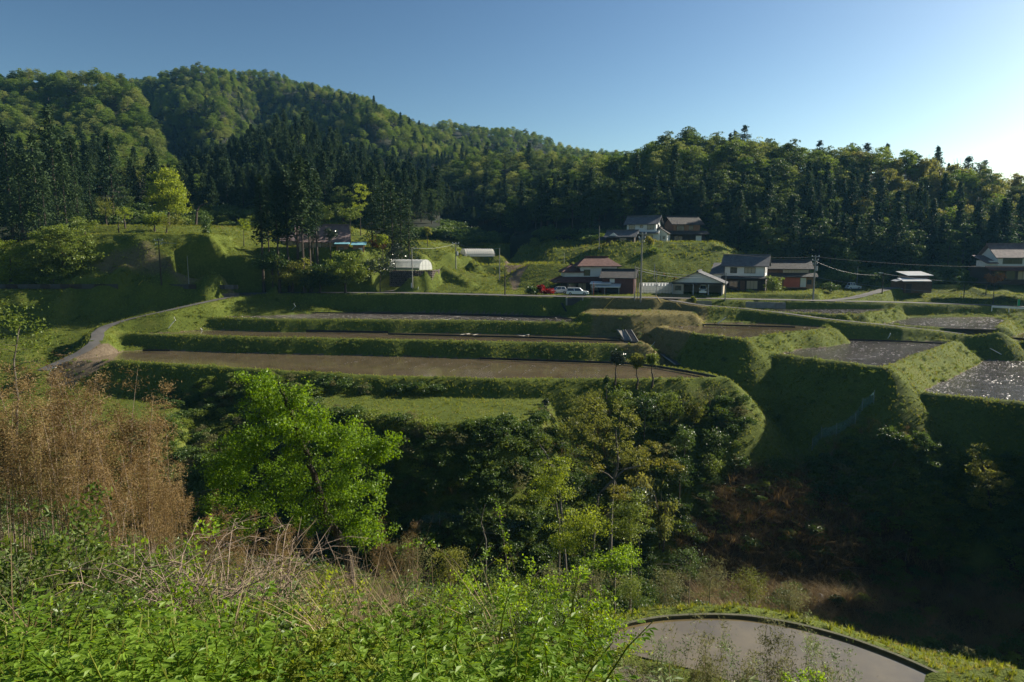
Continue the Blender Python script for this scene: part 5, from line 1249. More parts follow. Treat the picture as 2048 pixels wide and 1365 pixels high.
# the bright green tree in front
ctree('green_tree', 'bright yellow-green tree with a dark leaning trunk in the left foreground', 'tree', 24,
      [(716, 1175), (700, 1120), (668, 1060), (640, 1000), (622, 930), (590, 850), (560, 780)],
      [(540, 805, 66, 52, 60), (590, 860, 88, 60, 84), (490, 895, 66, 45, 54), (680, 885, 82, 50, 62), (765, 900, 44, 26, 26), (790, 880, 22, 14, 6), (560, 960, 112, 62, 80), (690, 975, 96, 66, 72), (445, 950, 55, 42, 36), (735, 1050, 62, 60, 44), (620, 1030, 90, 50, 30), (500, 1035, 84, 45, 34), (515, 762, 44, 22, 18), (430, 1000, 40, 30, 12), (600, 790, 30, 26, 12)],
      'leaf_main', (.088, .06), 62, .33, .20, 'bark', 3, .8, shell=.3, jit=1.1)
ctree('leafy_sapling', 'sparse yellow-green tree with thin bare stems at the left edge above the brown thicket', 'tree', 28, [(30, 900), (35, 800), (28, 720), (40, 650)],
      [(50, 635, 50, 40, 26), (10, 670, 40, 50, 16), (80, 690, 30, 40, 10)], 'leaf_mid', (.12, .07), 16, .42, .06, 'bark_grey', 5, base_=1, twigs=4)
# brown bamboo thicket
def thicket(seed, h, nc, per):
    r_ = np.random.default_rng(seed); mb = MB(); C = []; Dv = []
    for c in range(nc):
        bx, by = r_.normal(size=2) * .8; th = r_.random() * 6.28; hh = h * (.75 + .35 * r_.random()); lean = .5 + 1.2 * r_.random()
        f = lambda s: np.array([bx + math.cos(th) * lean * s ** 2, by + math.sin(th) * lean * s ** 2, hh * (s - .12 * s ** 3)])
        mb.tube([tuple(f(s) - np.array([0, 0, .4 if s == 0 else 0])) for s in (0, .25, .5, .75, 1)], [.022, .02, .016, .01, .004], 4)
        for b in range(26):
            s = .28 + .72 * r_.random(); p0 = f(s); d = rdir(r_, 1)[0]; d[2] = abs(d[2]) * .5 + .1; L0 = .9 * (1.15 - s) + .35; m_ = per
            if b % 3 == 0: mb.tube([tuple(p0), tuple(p0 + d * L0)], [.007, .003], 3, False)
            t_ = r_.random(m_)[:, None]; C.append(p0 + d * L0 * t_ + r_.normal(size=(m_, 3)) * .13); Dv.append(d + r_.normal(size=(m_, 3)) * .8 + np.array([0, 0, -.5]))
    C = np.concatenate(C); Dv = np.concatenate(Dv)
    V_, F_ = cards(C, Dv, rdir(r_, len(C)), .10 + .07 * r_.random(len(C)), .022 + .014 * r_.random(len(C)), r_, .1)
    return mb.mesh('culms', M['twig']), mesh_np('dry_leaves', V_, F_, M['leaf_brown'])
TH = [thicket(s, 9.2, 8, 36) for s in range(3)]
r_ = random.Random(2)
for k, (x, D, s) in enumerate([(20, 27, 1.0), (70, 29, 1.05), (120, 26.5, .92), (165, 29, 1.08), (215, 27, 1.0), (255, 30, 1.04), (300, 28, .88), (-30, 29, 1.05), (60, 25, .8), (150, 24.5, .72), (230, 25, .74), (335, 29.5, .62), (395, 27.5, .42), (500, 25.5, .5), (780, 27.5, .55), (-70, 26, .9), (290, 25.5, .6), (430, 25, .5), (560, 26.5, .45)]):
    P = atd(x, 900, D); P.z = hz(P.x, P.y); o = thing('brown_bamboo', ('withered brown bamboo clump in the thicket at the left', 'withered brown bamboo tuft behind the bright green tree')[k in (12, 13, 14, 17, 18)], 'bamboo', P, r_.uniform(0, 6.28), 'withered bamboo clumps')
    o.scale = (s * .95, s * .95, s); cu, le = TH[k % 3]; link('culms', cu, o); link('dry_leaves', le, o)
# trees in the ravine and on its far bank
D0 = 66
ctree('olive_tree', 'olive-yellow spring tree with pale trunks rising from the ravine in the centre', 'tree', D0, [(1218, 1030), (1226, 975), (1236, 920), (1232, 860)],
      [(1180, 835, 45, 36, 30), (1130, 858, 35, 28, 18), (1245, 845, 50, 45, 34), (1205, 890, 60, 40, 26), (1170, 805, 18, 18, 8), (1270, 900, 40, 45, 18)], 'leaf_olive', (.19, .12), 42, .6, .22, 'bark_grey', 11, .7)
ctree('golden_tree', 'golden-leaved tree with spreading side branches just right of the olive tree', 'tree', 63, [(1180, 1028), (1196, 990), (1250, 940), (1290, 930)],
      [(1238, 985, 32, 22, 26), (1300, 905, 34, 28, 14), (1352, 935, 20, 14, 10), (1310, 930, 30, 16, 10), (1180, 935, 30, 12, 8)], 'leaf_gold', (.17, .11), 42, .45, .16, 'bark_grey', 12, .6)
ctree('bare_tree', 'nearly bare pale-branched tree with tiny leaf tufts left of the olive tree', 'tree', 62, [(1140, 1010), (1118, 960), (1098, 920), (1080, 890)],
      [(1050, 880, 40, 40, 30), (1110, 870, 40, 30, 24), (1060, 935, 38, 28, 18), (1150, 905, 30, 28, 14), (1090, 850, 40, 22, 12)], 'leaf_mid', (.13, .08), 5, .22, .15, 'bark_grey', 13, twigs=4)
ctree('dead_tree', 'small bare dead tree standing in the dark ravine by the blue net', 'tree', 50, [(968, 1120), (972, 1080), (962, 1045), (970, 1010)],
      [(940, 1015, 26, 20, 12), (1010, 1010, 28, 16, 12), (985, 1060, 25, 18, 8)], 'leaf_mid', (.1, .05), 1, .2, .09, 'bark_grey', 14, twigs=4)
for k, (x, y, rx, ry, n_, mt, sd, tr, lb, DD) in enumerate([
    (1108, 962, 46, 52, 44, 'leaf_maple', 21, [(1120, 1100), (1118, 1040), (1108, 985)], 'tall bright green maple, leftmost of the small trees below the olive tree', 41),
    (1160, 1060, 80, 46, 62, 'leaf_maple', 22, [(1165, 1150), (1168, 1110), (1160, 1070)], 'spreading layered green maple in the centre of the ravine', 40),
    (1262, 1035, 46, 55, 46, 'leaf_mid', 23, [(1262, 1150), (1262, 1090), (1258, 1040)], 'deeper green maple right of the spreading layered maple', 41),
    (1225, 1118, 66, 26, 34, 'leaf_main', 24, [(1232, 1180), (1230, 1150), (1225, 1125)], 'low bright green maple spray beneath the two layered maples', 38)]):
    ctree('maple_tree', lb, 'tree', DD, tr, [(x, y, rx, ry, n_), (x - rx * .4, y + ry * .5, rx * .7, ry * .5, n_ // 3), (x + rx * .3, y - ry * .5, rx * .6, ry * .5, n_ // 3)], mt, (.11, .085), 48, .62, .1, 'bark_grey', sd, .28, shell=.2)
ctree('glossy_shrub', 'shrub with glittering leaves in the dark behind the maples', 'shrub', 60, [(1280, 1050), (1280, 1020)], [(1282, 1000, 26, 30, 22)], 'leaf_glossy', (.2, .12), 50, .5, .06, seed=26)
ctree('vine_covered_tree', 'vine-covered pointed small tree on the dark right hand slope', 'tree', 70, [(1985, 1030), (1975, 960), (1955, 900)],
      [(1953, 900, 16, 18, 10), (1965, 935, 30, 24, 22), (1985, 965, 40, 26, 26), (1975, 1000, 46, 24, 20)], 'leaf_olive', (.22, .14), 46, .5, .12, seed=27, flat=.6)
for k, (x, D, s, lb) in enumerate([(1330, 70, .62, 'feathery pale bamboo frond leaning right of the olive tree'), (1292, 72, .7, 'tall pale bamboo behind the golden tree'), (1265, 76, .6, 'dusky bamboo tuft under the clipped trees')]):
    P = atd(x, 900, D); P.z = hz(P.x, P.y) - .5; plant_tree('bamboo', k, P, s, k * 2.1, lb, 'bamboo fronds on the ravine bank', 'bamboo_frond')
# clipped trees on the field edge
for (cx, cy_, rx, ry, bx, by, mt, sd, lb, nn) in [
    (1235, 717, 15, 14, 1229, 778, 'leaf_glossy', 31, 'dark round clipped tree with thin trunk, largest and leftmost of the three', 40),
    (1274, 722, 13, 14, 1273, 784, 'leaf_olive', 32, 'brownish heart-shaped clipped tree, middle one of the three', 34),
    (1305, 719, 11, 10, 1303, 776, 'leaf_mid', 33, 'small yellow-green round clipped tree, rightmost of the three', 30)]:
    D_ = 86.5; tr = [(bx, by), (bx + 3, (by + cy_) / 2 + 8), ((bx + cx) / 2 - 1, (by + cy_) / 2 - 4), (cx, cy_ + 2)]
    o = ctree('clipped_tree', lb, 'tree', D_, tr, [(cx, cy_, rx * 1.0, ry * 1.0, int(nn * 2)), (cx + rx * .5, cy_ - ry * .3, rx * .4, ry * .4, 5)], mt, (.17, .12), 66, .42, .15, seed=sd, flat=1, shell=.15, group='three clipped trees on the field edge')
ctree('clipped_shrub', 'upright oval dark shrub left of the three clipped trees', 'shrub', 85.5, [(1213, 782), (1213, 766)], [(1213, 763, 5.5, 11, 20)], 'leaf_deep', (.16, .1), 60, .28, .07, seed=34, flat=1)
ctree('clipped_shrub', 'small dark heart-shaped clipped shrub on the grassy lower shelf', 'shrub', 78, [(1094, 832), (1093, 812)], [(1092, 806, 5.5, 6.5, 12)], 'leaf_glossy', (.15, .1), 60, .25, .07, seed=35, flat=1)
ctree('lavender_shrub', 'purplish twiggy bush overhanging the terrace corner with an orange tip', 'shrub', 84, [(1420, 800), (1420, 785)], [(1415, 785, 40, 18, 24), (1385, 800, 30, 16, 12)], 'leaf_grey', (.17, .08), 22, .5, .08, seed=36, twigs=4)
# left middle ground
ctree('spreading_tree', 'large spreading green tree with layered branches beside the tiled shelter', 'tree', 141, [(128, 578), (127, 545), (125, 510), (115, 480)],
      [(120, 490, 62, 32, 60), (165, 525, 42, 28, 40), (75, 515, 45, 36, 40), (130, 545, 60, 20, 30), (95, 468, 40, 18, 20), (185, 545, 26, 14, 12), (120, 464, 50, 14, 26), (95, 562, 60, 14, 26), (165, 562, 40, 12, 16)], 'leaf_mid', (.42, .26), 60, 1.3, .4, seed=41, flat=.5, shell=.3)
ctree('yellow_green_tree', 'yellow-green tree cut off by the left edge beside the spreading tree', 'tree', 139, [(18, 582), (22, 550), (20, 510)], [(20, 510, 40, 30, 34), (0, 540, 40, 30, 24), (45, 545, 26, 22, 14), (20, 562, 50, 14, 20)], 'leaf_maple', (.4, .28), 52, 1.1, .3, seed=42, flat=.6)
ctree('orchard_tree', 'open-branched orchard tree with yellow-green tips on the meadow', 'tree', 158, [(251, 450), (248, 438), (252, 428)], [(250, 426, 18, 12, 18)], 'leaf_maple', (.3, .2), 34, .8, .22, seed=43, twigs=3)
ctree('orchard_tree', 'yellowish orchard tree farther back left on the meadow', 'tree', 168, [(212, 440), (212, 428), (210, 415)], [(210, 412, 20, 16, 18), (228, 424, 18, 10, 10)], 'leaf_olive', (.32, .22), 34, .9, .2, seed=44)
ctree('orchard_tree', 'small dark gnarled orchard stump tree with few leaves in front of the open one', 'tree', 152, [(238, 459), (237, 450), (240, 443)], [(240, 442, 8, 5, 6)], 'leaf_mid', (.25, .15), 10, .4, .16, seed=45)
ctree('orchard_tree', 'dense round bright green orchard tree in the middle of the meadow', 'tree', 156, [(309, 462), (309, 450), (308, 440)], [(308, 438, 24, 15, 30)], 'leaf_maple', (.34, .24), 56, .95, .22, seed=46, shell=.3)
ctree('orchard_tree', 'twiggy olive orchard tree touching the dense round one', 'tree', 156, [(332, 462), (335, 450), (338, 442)], [(342, 442, 24, 14, 26)], 'leaf_olive', (.3, .16), 34, .9, .2, seed=47, twigs=4)
ctree('dark_shrub_tree', 'small dark upright tree at the right end of the meadow', 'tree', 153, [(411, 478), (411, 462)], [(411, 452, 13, 20, 22)], 'leaf_deep', (.34, .22), 44, .85, .16, seed=48)
ctree('light_sapling', 'light green sapling at the far right of the meadow slope', 'tree', 158, [(487, 470), (487, 456)], [(487, 451, 14, 12, 14)], 'leaf_maple', (.32, .2), 34, .8, .12, seed=49)
ctree('meadow_shrub', 'rounded green shrub behind the spreading tree at the meadow edge', 'shrub', 150, [(170, 470), (170, 455)], [(170, 450, 28, 15, 26)], 'leaf_mid', (.36, .24), 46, 1.0, .15, seed=50)
ctree('bright_tree', 'tall bright green sunlit tree behind the orchard meadow', 'tree', 182, [(338, 448), (336, 420), (336, 390)], [(335, 385, 38, 36, 60), (355, 405, 26, 26, 24), (312, 400, 26, 26, 20), (330, 355, 26, 20, 20)], 'leaf_maple', (.5, .34), 60, 1.4, .4, seed=51, flat=.7)
ctree('gnarled_tree', 'dead gnarled tree with one hooked branch right of the bright tree', 'tree', 176, [(390, 440), (393, 425), (400, 412), (415, 405)], [(408, 402, 8, 4, 3), (388, 415, 6, 10, 4)], 'leaf_mid', (.3, .2), 4, .5, .35, seed=52, twigs=2)
for (x, y, rx, ry, lb, mt, sd, by) in [(585, 545, 46, 34, 'broad olive green tree on the slope below the cedars, left of the pair', 'leaf_olive', 53, 590), (690, 535, 48, 32, 'broad olive green tree on the slope below the turquoise shed', 'leaf_mid', 54, 588),
        (640, 552, 42, 26, 'dark low tree between the two broad olive trees', 'leaf_deep', 55, 590), (545, 520, 32, 22, 'dark round tree behind the left olive tree', 'leaf_deep', 56, 560)]:
    ctree('slope_tree', lb, 'tree', 146.5, [(x, by - 18), (x, y + 20), (x, y)], [(x, y, rx, ry, 46), (x + rx * .5, y + ry * .4, rx * .6, ry * .5, 18), (x - rx * .5, y + ry * .4, rx * .6, ry * .5, 18)], mt, (.42, .26), 56, 1.3, .3, seed=sd, flat=.55, shell=.3)
for (x, y, rx, ry, D_, mt, lb, sd) in [(760, 530, 30, 22, 150, 'leaf_glossy', 'dark glossy shrub mass left of the gridded greenhouse', 57), (790, 505, 22, 16, 155, 'leaf_glossy', 'dark pruned shrub above the gridded greenhouse', 58),
        (755, 488, 16, 16, 160, 'leaf_rust', 'reddish brown shrub right of the turquoise shed', 59), (625, 462, 16, 20, 152, 'leaf_glossy', 'gnarled pruned tree before the farmhouse roof, left one', 60), (660, 468, 14, 14, 152, 'leaf_glossy', 'gnarled pruned tree before the farmhouse roof, right one', 61),
        (765, 480, 14, 14, 158, 'leaf_maple', 'small yellow-green shrub between dark shrubs right of the shed', 62), (650, 425, 30, 22, 188, 'leaf_mid', 'light green tree behind the farmhouse roof', 63), (720, 395, 22, 30, 192, 'leaf_maple', 'upright vine-draped pale green tree behind the farmhouse', 64),
        (700, 425, 26, 20, 186, 'leaf_mid', 'rounded green tree right behind the farmhouse roof', 65), (1300, 482, 10, 9, 166, 'leaf_gold', 'bright yellow bush catching the sun below the white hillside house', 66), (1304, 500, 14, 12, 166, 'leaf_mid', 'green bush under the bright yellow one', 67),
        (1082, 575, 6, 6, 144, 'leaf_red', 'round red maple left of the parked hatchback', 68), (1094, 583, 14, 1.6, 142.5, 'leaf_red', 'low red clipped hedge behind the parked hatchback', 69), (1062, 581, 9, 7, 142, 'leaf_deep', 'dark round bush left of the red maple', 70),
        (1545, 568, 20, 18, 150, 'leaf_mid', 'soft green garden tree before the old wooden house', 71), (1500, 588, 14, 8, 149, 'leaf_deep', 'round dark garden shrub before the white house', 72), (1520, 592, 16, 6, 149, 'leaf_deep', 'low dark hedge before the white house', 73),
        (1990, 556, 16, 10, 148, 'leaf_rust', 'orange-leaved shrub before the right edge house', 74), (1862, 548, 14, 8, 170, 'leaf_red_shade', 'dull red maple at the foot of the dark hill behind the hut', 75), (1930, 562, 22, 10, 156, 'leaf_deep', 'dark shrub row right of the hut', 76), (1975, 545, 16, 8, 158, 'leaf_olive', 'olive shrub left of the right edge house', 77),
        (1385, 600, 5, 5, 134, 'leaf_olive', 'small brown-green bush at the bend of the pale path', 78), (1690, 520, 30, 30, 172, 'leaf_deep', 'rounded dark tree at the foot of the hill above the pickup', 79), (1815, 500, 36, 26, 178, 'leaf_deep', 'broad dark tree at the foot of the hill above the hut', 80),
        (1660, 575, 18, 12, 160, 'leaf_deep', 'dark bush right of the old wooden house', 81), (1340, 560, 16, 10, 158, 'leaf_rust', 'reddish dark shrub above the clear greenhouse', 82), (855, 462, 8, 10, 178, 'leaf_olive', 'small pointed shrub on the sunlit spur', 83), (960, 533, 22, 5, 183, 'leaf_mid', 'low hedge in front of the white arched greenhouse', 84)]:
    ctree('shrub' if ry < 17 else 'round_tree', lb, 'shrub' if ry < 17 else 'tree', D_, [(x, y + ry), (x, y + ry * .3)], [(x, y, rx, ry, int(14 + rx * .7))], mt, (.34, .22), 46, .35 + rx * .022, .13, seed=sd, flat=.7, shell=.3)
# tall bare-trunked cedars before the farmhouse, and the conifer group to its right
def spire(h, rad, bare, seed): 
    return mesh_np('crown', *cedar_crown(h, rad, 1500, seed, bare, .5), M['cedar']), trunk_mb(h * .97, .24, seed, 0, lean=.12).mesh('trunk', M['bark'])
SP = [spire(18, 1.45, .45, 70 + s) for s in range(3)]; SP2 = [spire(15, 3.2, .06, 80 + s) for s in range(2)]
for k, (x, yt, D_, sx) in enumerate([(1383, 258, 256, 1.2), (1490, 252, 254, 1.3), (1470, 262, 256, 1.1), (1735, 288, 246, 1.4), (1722, 305, 244, 1.2), (1640, 282, 250, 1.1), (1825, 312, 245, 1.4), (1855, 335, 245, 1.1), (1938, 314, 243, 1.35), (1970, 322, 242, 1.15), (2032, 360, 242, 1.4), (975, 285, 335, 1.1), (1045, 295, 335, 1.2)]):
    T_ = atd(x, yt, D_); z0_ = T_.z - 15 * sx * .9; o = thing('conifer', 'large dark conifer standing clear of the canopy on the wooded ridge', 'tree', (T_.x, T_.y, z0_), k * 1.3, 'large conifers on the ridges'); o.scale = (sx * 1.15, sx * 1.15, sx * .9)
    cr, tm = SP2[k % 2]; link('trunk', tm, o); link('crown', cr, o)
LBL = ['leftmost tall bare-trunked cedar of the row before the farmhouse', 'second tall cedar from the left in the row before the farmhouse', 'third tall cedar from the left in the row before the farmhouse', 'fourth tall cedar from the left, in the middle of the row', 'thin cedar just left of the tallest one before the farmhouse', 'tallest cedar of the row before the farmhouse', 'cedar directly right of the tallest one before the farmhouse', 'rightmost tall cedar of the row before the farmhouse roof']
for k, (x, yt, D_) in enumerate([(517, 352, 148), (532, 372, 151), (549, 350, 146), (569, 345, 149), (588, 325, 153), (598, 312, 147), (612, 322, 149), (628, 342, 151)]):
    T_ = atd(x, yt, D_); b0 = hz(T_.x, T_.y); o = thing('tall_cedar', LBL[k], 'tree', (T_.x, T_.y, b0 - .2), k * 1.3, 'row of tall cedars before the farmhouse'); s = (T_.z - b0) / 18; o.scale = (s * .95, s * .95, s)
    cr, tm = SP[k % 3]; link('trunk', tm, o); link('crown', cr, o)
for k, (x, yt, D_, lb) in enumerate([(742, 390, 164, 'leftmost dark conifer of the group right of the farmhouse'), (765, 352, 168, 'tall brown-tinged conifer of the group right of the farmhouse'), (782, 362, 164, 'middle conifer of the group right of the farmhouse'), (800, 378, 166, 'conifer second from right in the group right of the farmhouse'), (816, 398, 163, 'rightmost conifer of the group above the gridded greenhouse')]):
    T_ = atd(x, yt, D_); b0 = hz(T_.x, T_.y); o = thing('conifer', lb, 'tree', (T_.x, T_.y, b0 - .2), k * 1.3, 'conifer group right of the farmhouse'); s = (T_.z - b0) / 15; o.scale = (s, s, s)
    cr, tm = SP2[k % 2]; link('trunk', tm, o); link('crown', cr, o)
# big dark cedars at the left edge
for k, (x, yt, D_, lb) in enumerate([(95, 212, 168, 'tallest dark cedar on the left, standing above its neighbours'), (62, 268, 160, 'dark cedar left of the tallest one near the left edge'), (140, 268, 172, 'dark cedar right of the tallest one on the left'), (30, 300, 158, 'dark cedar close to the left edge'), (120, 300, 160, 'dark cedar in front of the tallest one on the left'), (175, 330, 172, 'shorter dark cedar between the tall ones and the bright tree'), (215, 270, 185, 'dark cedar standing alone above the orchard meadow'), (5, 250, 165, 'dark cedar cut off by the left edge'), (80, 330, 155, 'lower dark cedar in the left wood edge'), (150, 350, 162, 'lower dark cedar above the spreading tree'), (295, 310, 205, 'dark cedar left of the bright sunlit tree')]):
    T_ = atd(x, yt, D_); b0 = hz(T_.x, T_.y); o = thing('tall_cedar', lb, 'tree', (T_.x, T_.y, b0 - .2), k * 1.7, 'tall cedars at the left edge'); s = (T_.z - b0) / 15; o.scale = (s * .85, s * .85, s)
    cr, tm = SP2[k % 2]; link('trunk', tm, o); link('crown', cr, o)
# ---------------------------------------------------------------- ground cover
def tuft(seed, n, h, w, spread, mat, curve=.5, name='tuft'):
    r_ = np.random.default_rng(seed); V_ = []; F_ = []
    for i in range(n):
        th = r_.random() * 6.28; b0 = np.array([math.cos(th), math.sin(th), 0]) * spread * r_.random(); a = r_.random() * 6.28; d = np.array([math.cos(a), math.sin(a), 0]); s = np.array([-d[1], d[0], 0]) * w * (.6 + .7 * r_.random())
        hh = h * (.5 + .7 * r_.random()); c = curve * hh * (.3 + r_.random()); k = len(V_)
        V_ += [b0 - s, b0 + s, b0 + d * c * .35 + s * .8 + [0, 0, hh * .6], b0 + d * c * .35 - s * .8 + [0, 0, hh * .6], b0 + d * c + s * .15 + [0, 0, hh * .95], b0 + d * c - s * .15 + [0, 0, hh * .95]]
        F_ += [(k, k + 1, k + 2, k + 3), (k + 3, k + 2, k + 4, k + 5)]
    return mesh_np(name, np.array(V_), F_, M[mat])
def herb(seed, nst, h, leaf, lw, nl, mat, lean=.35, name='herb', stem='grass', lobes=3, sprd=.12):
    """leafy stems: leaves in small compound groups along each stem"""
    r_ = np.random.default_rng(seed); mb = MB(); C = []; Dv = []; U = []
    for s in range(nst):
        th = r_.random() * 6.28; ln = lean * (.4 + r_.random()); hh = h * (.6 + .5 * r_.random()); b0 = r_.normal(size=3) * sprd; b0[2] = 0
        f = lambda t: b0 + np.array([math.cos(th) * ln * hh * t ** 1.6, math.sin(th) * ln * hh * t ** 1.6, hh * (t - .15 * t * t)])
        mb.tube([tuple(f(t)) for t in (0, .35, .7, 1)], [.006, .005, .004, .002], 3, False)
        for k in range(nl):
            t = .2 + .8 * (k + r_.random()) / nl; p0 = f(t); a = r_.random() * 6.28; d = np.array([math.cos(a), math.sin(a), .25 - .3 * r_.random()]); pet = leaf * .5
            for j in range(lobes):
                an = a + (j - (lobes - 1) / 2) * .75; dd_ = np.array([math.cos(an), math.sin(an), .15 - .35 * r_.random()]); sz = leaf * (1 if j == lobes // 2 else .8)
                C.append(p0 + d * pet + dd_ * sz * .5); Dv.append(dd_); U.append([-dd_[1], dd_[0], r_.normal() * .3])
    C = np.array(C); n = len(C)
    V_, F_ = cards(C, np.array(Dv), np.array(U), leaf * (.75 + .5 * r_.random(n)), lw * (.75 + .5 * r_.random(n)), r_, .18)
    return [mb.mesh(name + '_stem', M[stem]), mesh_np(name + '_leaf', V_, F_, M[mat])]
def blob(seed, h, rad, n, leaf, mat, name='bush'):
    V_, F_ = broad_crown(h, rad, n, seed, .02, leaf, 12, cl=.45); return [mesh_np(name, V_, F_, M[mat])]
GR = [[tuft(s, 11, .34, .018, .13, 'grass', .7)] for s in range(4)] + [[tuft(9 + s, 9, .22, .02, .13, 'grass_dry', .8)] for s in range(2)]
def wedge(n, y0, y1, seed, half=.80):
    r_ = np.random.default_rng(seed); y = np.sqrt(y0 ** 2 + (y1 ** 2 - y0 ** 2) * r_.random(n)); x = (r_.random(n) * 2 - 1) * half * y; return x, y, r_
WET = [(P_, z_) for (nm_, z_, P_, sl_, ri_, we_) in T if we_]
def dry(X, Y, Zh):
    k = np.ones(X.shape, bool)
    for P_, z_ in WET: k &= ~((polysd(X, Y, P_) < -.6) & (Zh < z_ + .05))
    return k & (polysd(X, Y, NEAR_FIELDS[0]) > .12) & (polysd(X, Y, NEAR_FIELDS[1]) > .12)
def cover(name, label, n, y0, y1, seed, protos, scl, pfun, sink=.03, half=.80, idxf=None):
    X, Y, r_ = wedge(n, y0, y1, seed, half); Hh, fl, rd = height(X, Y, want=True)
    pr = pfun(X, Y, Hh, fl, rd, r_); k = dry(X, Y, Hh) & (rd > .1) & (r_.random(n) < pr)
    X, Y, Hh = X[k], Y[k], Hh[k]; m_ = len(X)
    idx = r_.integers(0, len(protos), m_) if idxf is None else idxf(X, Y, r_)
    gn_scatter(name, np.stack([X, Y, Hh - sink], 1), scl[0] + (scl[1] - scl[0]) * r_.random(m_), np.stack([r_.normal(size=m_) * .12, r_.normal(size=m_) * .12, r_.random(m_) * 6.28], 1), idx, protos, label); print(name, m_)
def gi(X, Y, r_):
    tn = masks(X, Y)[3]; d_ = r_.random(len(X)) < np.clip(tn * .85 + .10 + vnoise(X, Y, 7, 31) * .35, 0, 1)
    return np.where(d_, 4 + r_.integers(0, 2, len(X)), r_.integers(0, 4, len(X)))
cover('grass', 'grass on the terraces and their banks', 105000, 70, 165, 1, GR, (.4, .95), lambda X, Y, H_, fl, rd, r_: np.where(fl > .5, .6, 1.0) * (1 - .9 * np.clip(masks(X, Y)[2], 0, 1)), idxf=gi)
cover('grass', 'grass on the knoll and the far valley slopes', 34000, 165, 240, 2, GR, (1.0, 1.9), lambda X, Y, H_, fl, rd, r_: .8 + 0 * X, half=.6, idxf=gi)
cover('grass', 'grass round the small near field', 9000, 22, 40, 3, GR, (.4, .9), lambda X, Y, H_, fl, rd, r_: np.where(X > 1, 1.0, .4), idxf=gi)
WD = [herb(40 + s, 6, .7, .16, .08, 9, 'leaf_mid') for s in range(2)] + [blob(50 + s, .9, .7, 260, .13, 'leaf_mid') for s in range(2)] + [blob(53, .8, .6, 240, .13, 'leaf_deep')]
cover('weeds', 'leafy weeds scattered over the terrace banks', 17000, 70, 160, 4, WD, (.25, .75), lambda X, Y, H_, fl, rd, r_: np.where(fl > .5, .03, np.clip(.35 + vnoise(X, Y, 5, 41) * 1.4, 0, 1)) * (rd > 1))
BU = [blob(60, 1.6, 1.3, 700, .2, 'leaf_deep'), blob(61, 1.5, 1.2, 650, .2, 'leaf_deep'), blob(62, 1.4, 1.2, 560, .18, 'leaf_mid'), blob(63, 1.8, 1.2, 560, .17, 'leaf_grey'), blob(64, 1.5, 1.2, 560, .17, 'leaf_mid')]
BR = [[tuft(90 + s, 34, 1.3, .012, .5, 'leaf_brown', 1.5)] for s in range(2)]
def ravw(X, Y, H_):
    """how overgrown a place in the ravine is"""
    top = np.where(X < 14, 79, np.where(X < 30, 100, 80)); w = (Y > 36) & (Y < top) & (H_ < np.where(X > 38, -22.5 + vnoise(X, Y, 6, 77) * 3, -19.2))
    return w.astype(float)
cover('undergrowth', 'tangled bushes covering the ravine sides', 11000, 36, 100, 5, BU, (.5, 1.15), lambda X, Y, H_, fl, rd, r_: ravw(X, Y, H_) * (1 - .85 * np.clip(masks(X, Y)[0] * 1.1, 0, 1)) * (fl < .5) * np.clip(.75 + vnoise(X, Y, 8, 43) * 1.2, .1, 1), .2,
      idxf=lambda X, Y, r_: np.where(r_.random(len(X)) < np.where(X > 38, .35, .72), r_.integers(0, 2, len(X)), np.where((X > 38) & (r_.random(len(X)) < .8), 2, r_.integers(2, 5, len(X)))))
cover('dead_brush', 'dead brown bamboo litter on the ravine floor', 16000, 50, 92, 6, BR, (.5, 1.3), lambda X, Y, H_, fl, rd, r_: (H_ < -20) * np.clip(masks(X, Y)[0] * 1.2 - .1 + vnoise(X, Y, 6, 44) * .8, 0, 1), .1)
cover('undergrowth', 'bushes on the left slope behind the brown thicket', 5000, 34, 95, 7, BU, (.5, 1.2), lambda X, Y, H_, fl, rd, r_: ((X < -8) & (H_ < -17.8) & (Y > 36) & (fl < .5)) * 1.0, .2)
cover('undergrowth', 'forest edge shrubs at the foot of the hills', 5200, 160, 250, 8, BU, (1.2, 2.6), lambda X, Y, H_, fl, rd, r_: np.where((X > 62) & (Y > 168) | (X > 20) & (Y > 190) | (X < -55) & (Y > 178) | (Y > 205), 1.0, 0.0) * (fl < .5), .3, idxf=lambda X, Y, r_: r_.integers(0, 3, len(X)))
# ---------------------------------------------------------------- foreground plants
HB = [herb(100 + s, 7, .55, .050, .021, 15, 'leaf_main', .4) for s in range(4)]
HB2 = [herb(110 + s, 7, .45, .042, .028, 14, 'leaf_maple', .5) for s in range(3)]
def sasa(seed):
    r_ = np.random.default_rng(seed); mb = MB(); C = []; Dv = []; U = []
    for s in range(5):
        b0 = r_.normal(size=3) * .1; b0[2] = 0; th = r_.random() * 6.28; hh = .65 + .4 * r_.random(); top = b0 + np.array([math.cos(th) * .18, math.sin(th) * .18, hh]); mb.tube([tuple(b0), tuple(top)], [.006, .003], 3, False)
        for k in range(9):
            t = .5 + .5 * r_.random(); a = r_.random() * 6.28; d = np.array([math.cos(a), math.sin(a), .3 - .7 * r_.random()]); C.append(b0 + (top - b0) * t + d * .11); Dv.append(d); U.append([-d[1], d[0], r_.normal() * .4])
    n = len(C); V_, F_ = cards(np.array(C), np.array(Dv), np.array(U), .17 + .1 * r_.random(n), .032 + .015 * r_.random(n), r_, .15)
    return [mb.mesh('sasa_stem', M['twig']), mesh_np('sasa_leaf', V_, F_, M['leaf_sasa'])]
SA = [sasa(s) for s in range(3)]
DG = [[tuft(120 + s, 26, 1.25, .006, .12, 'dry_grass', 1.1)] for s in range(3)]
def pxof(X, Y, Z): return topx(np.stack([X, Y, Z], 1))
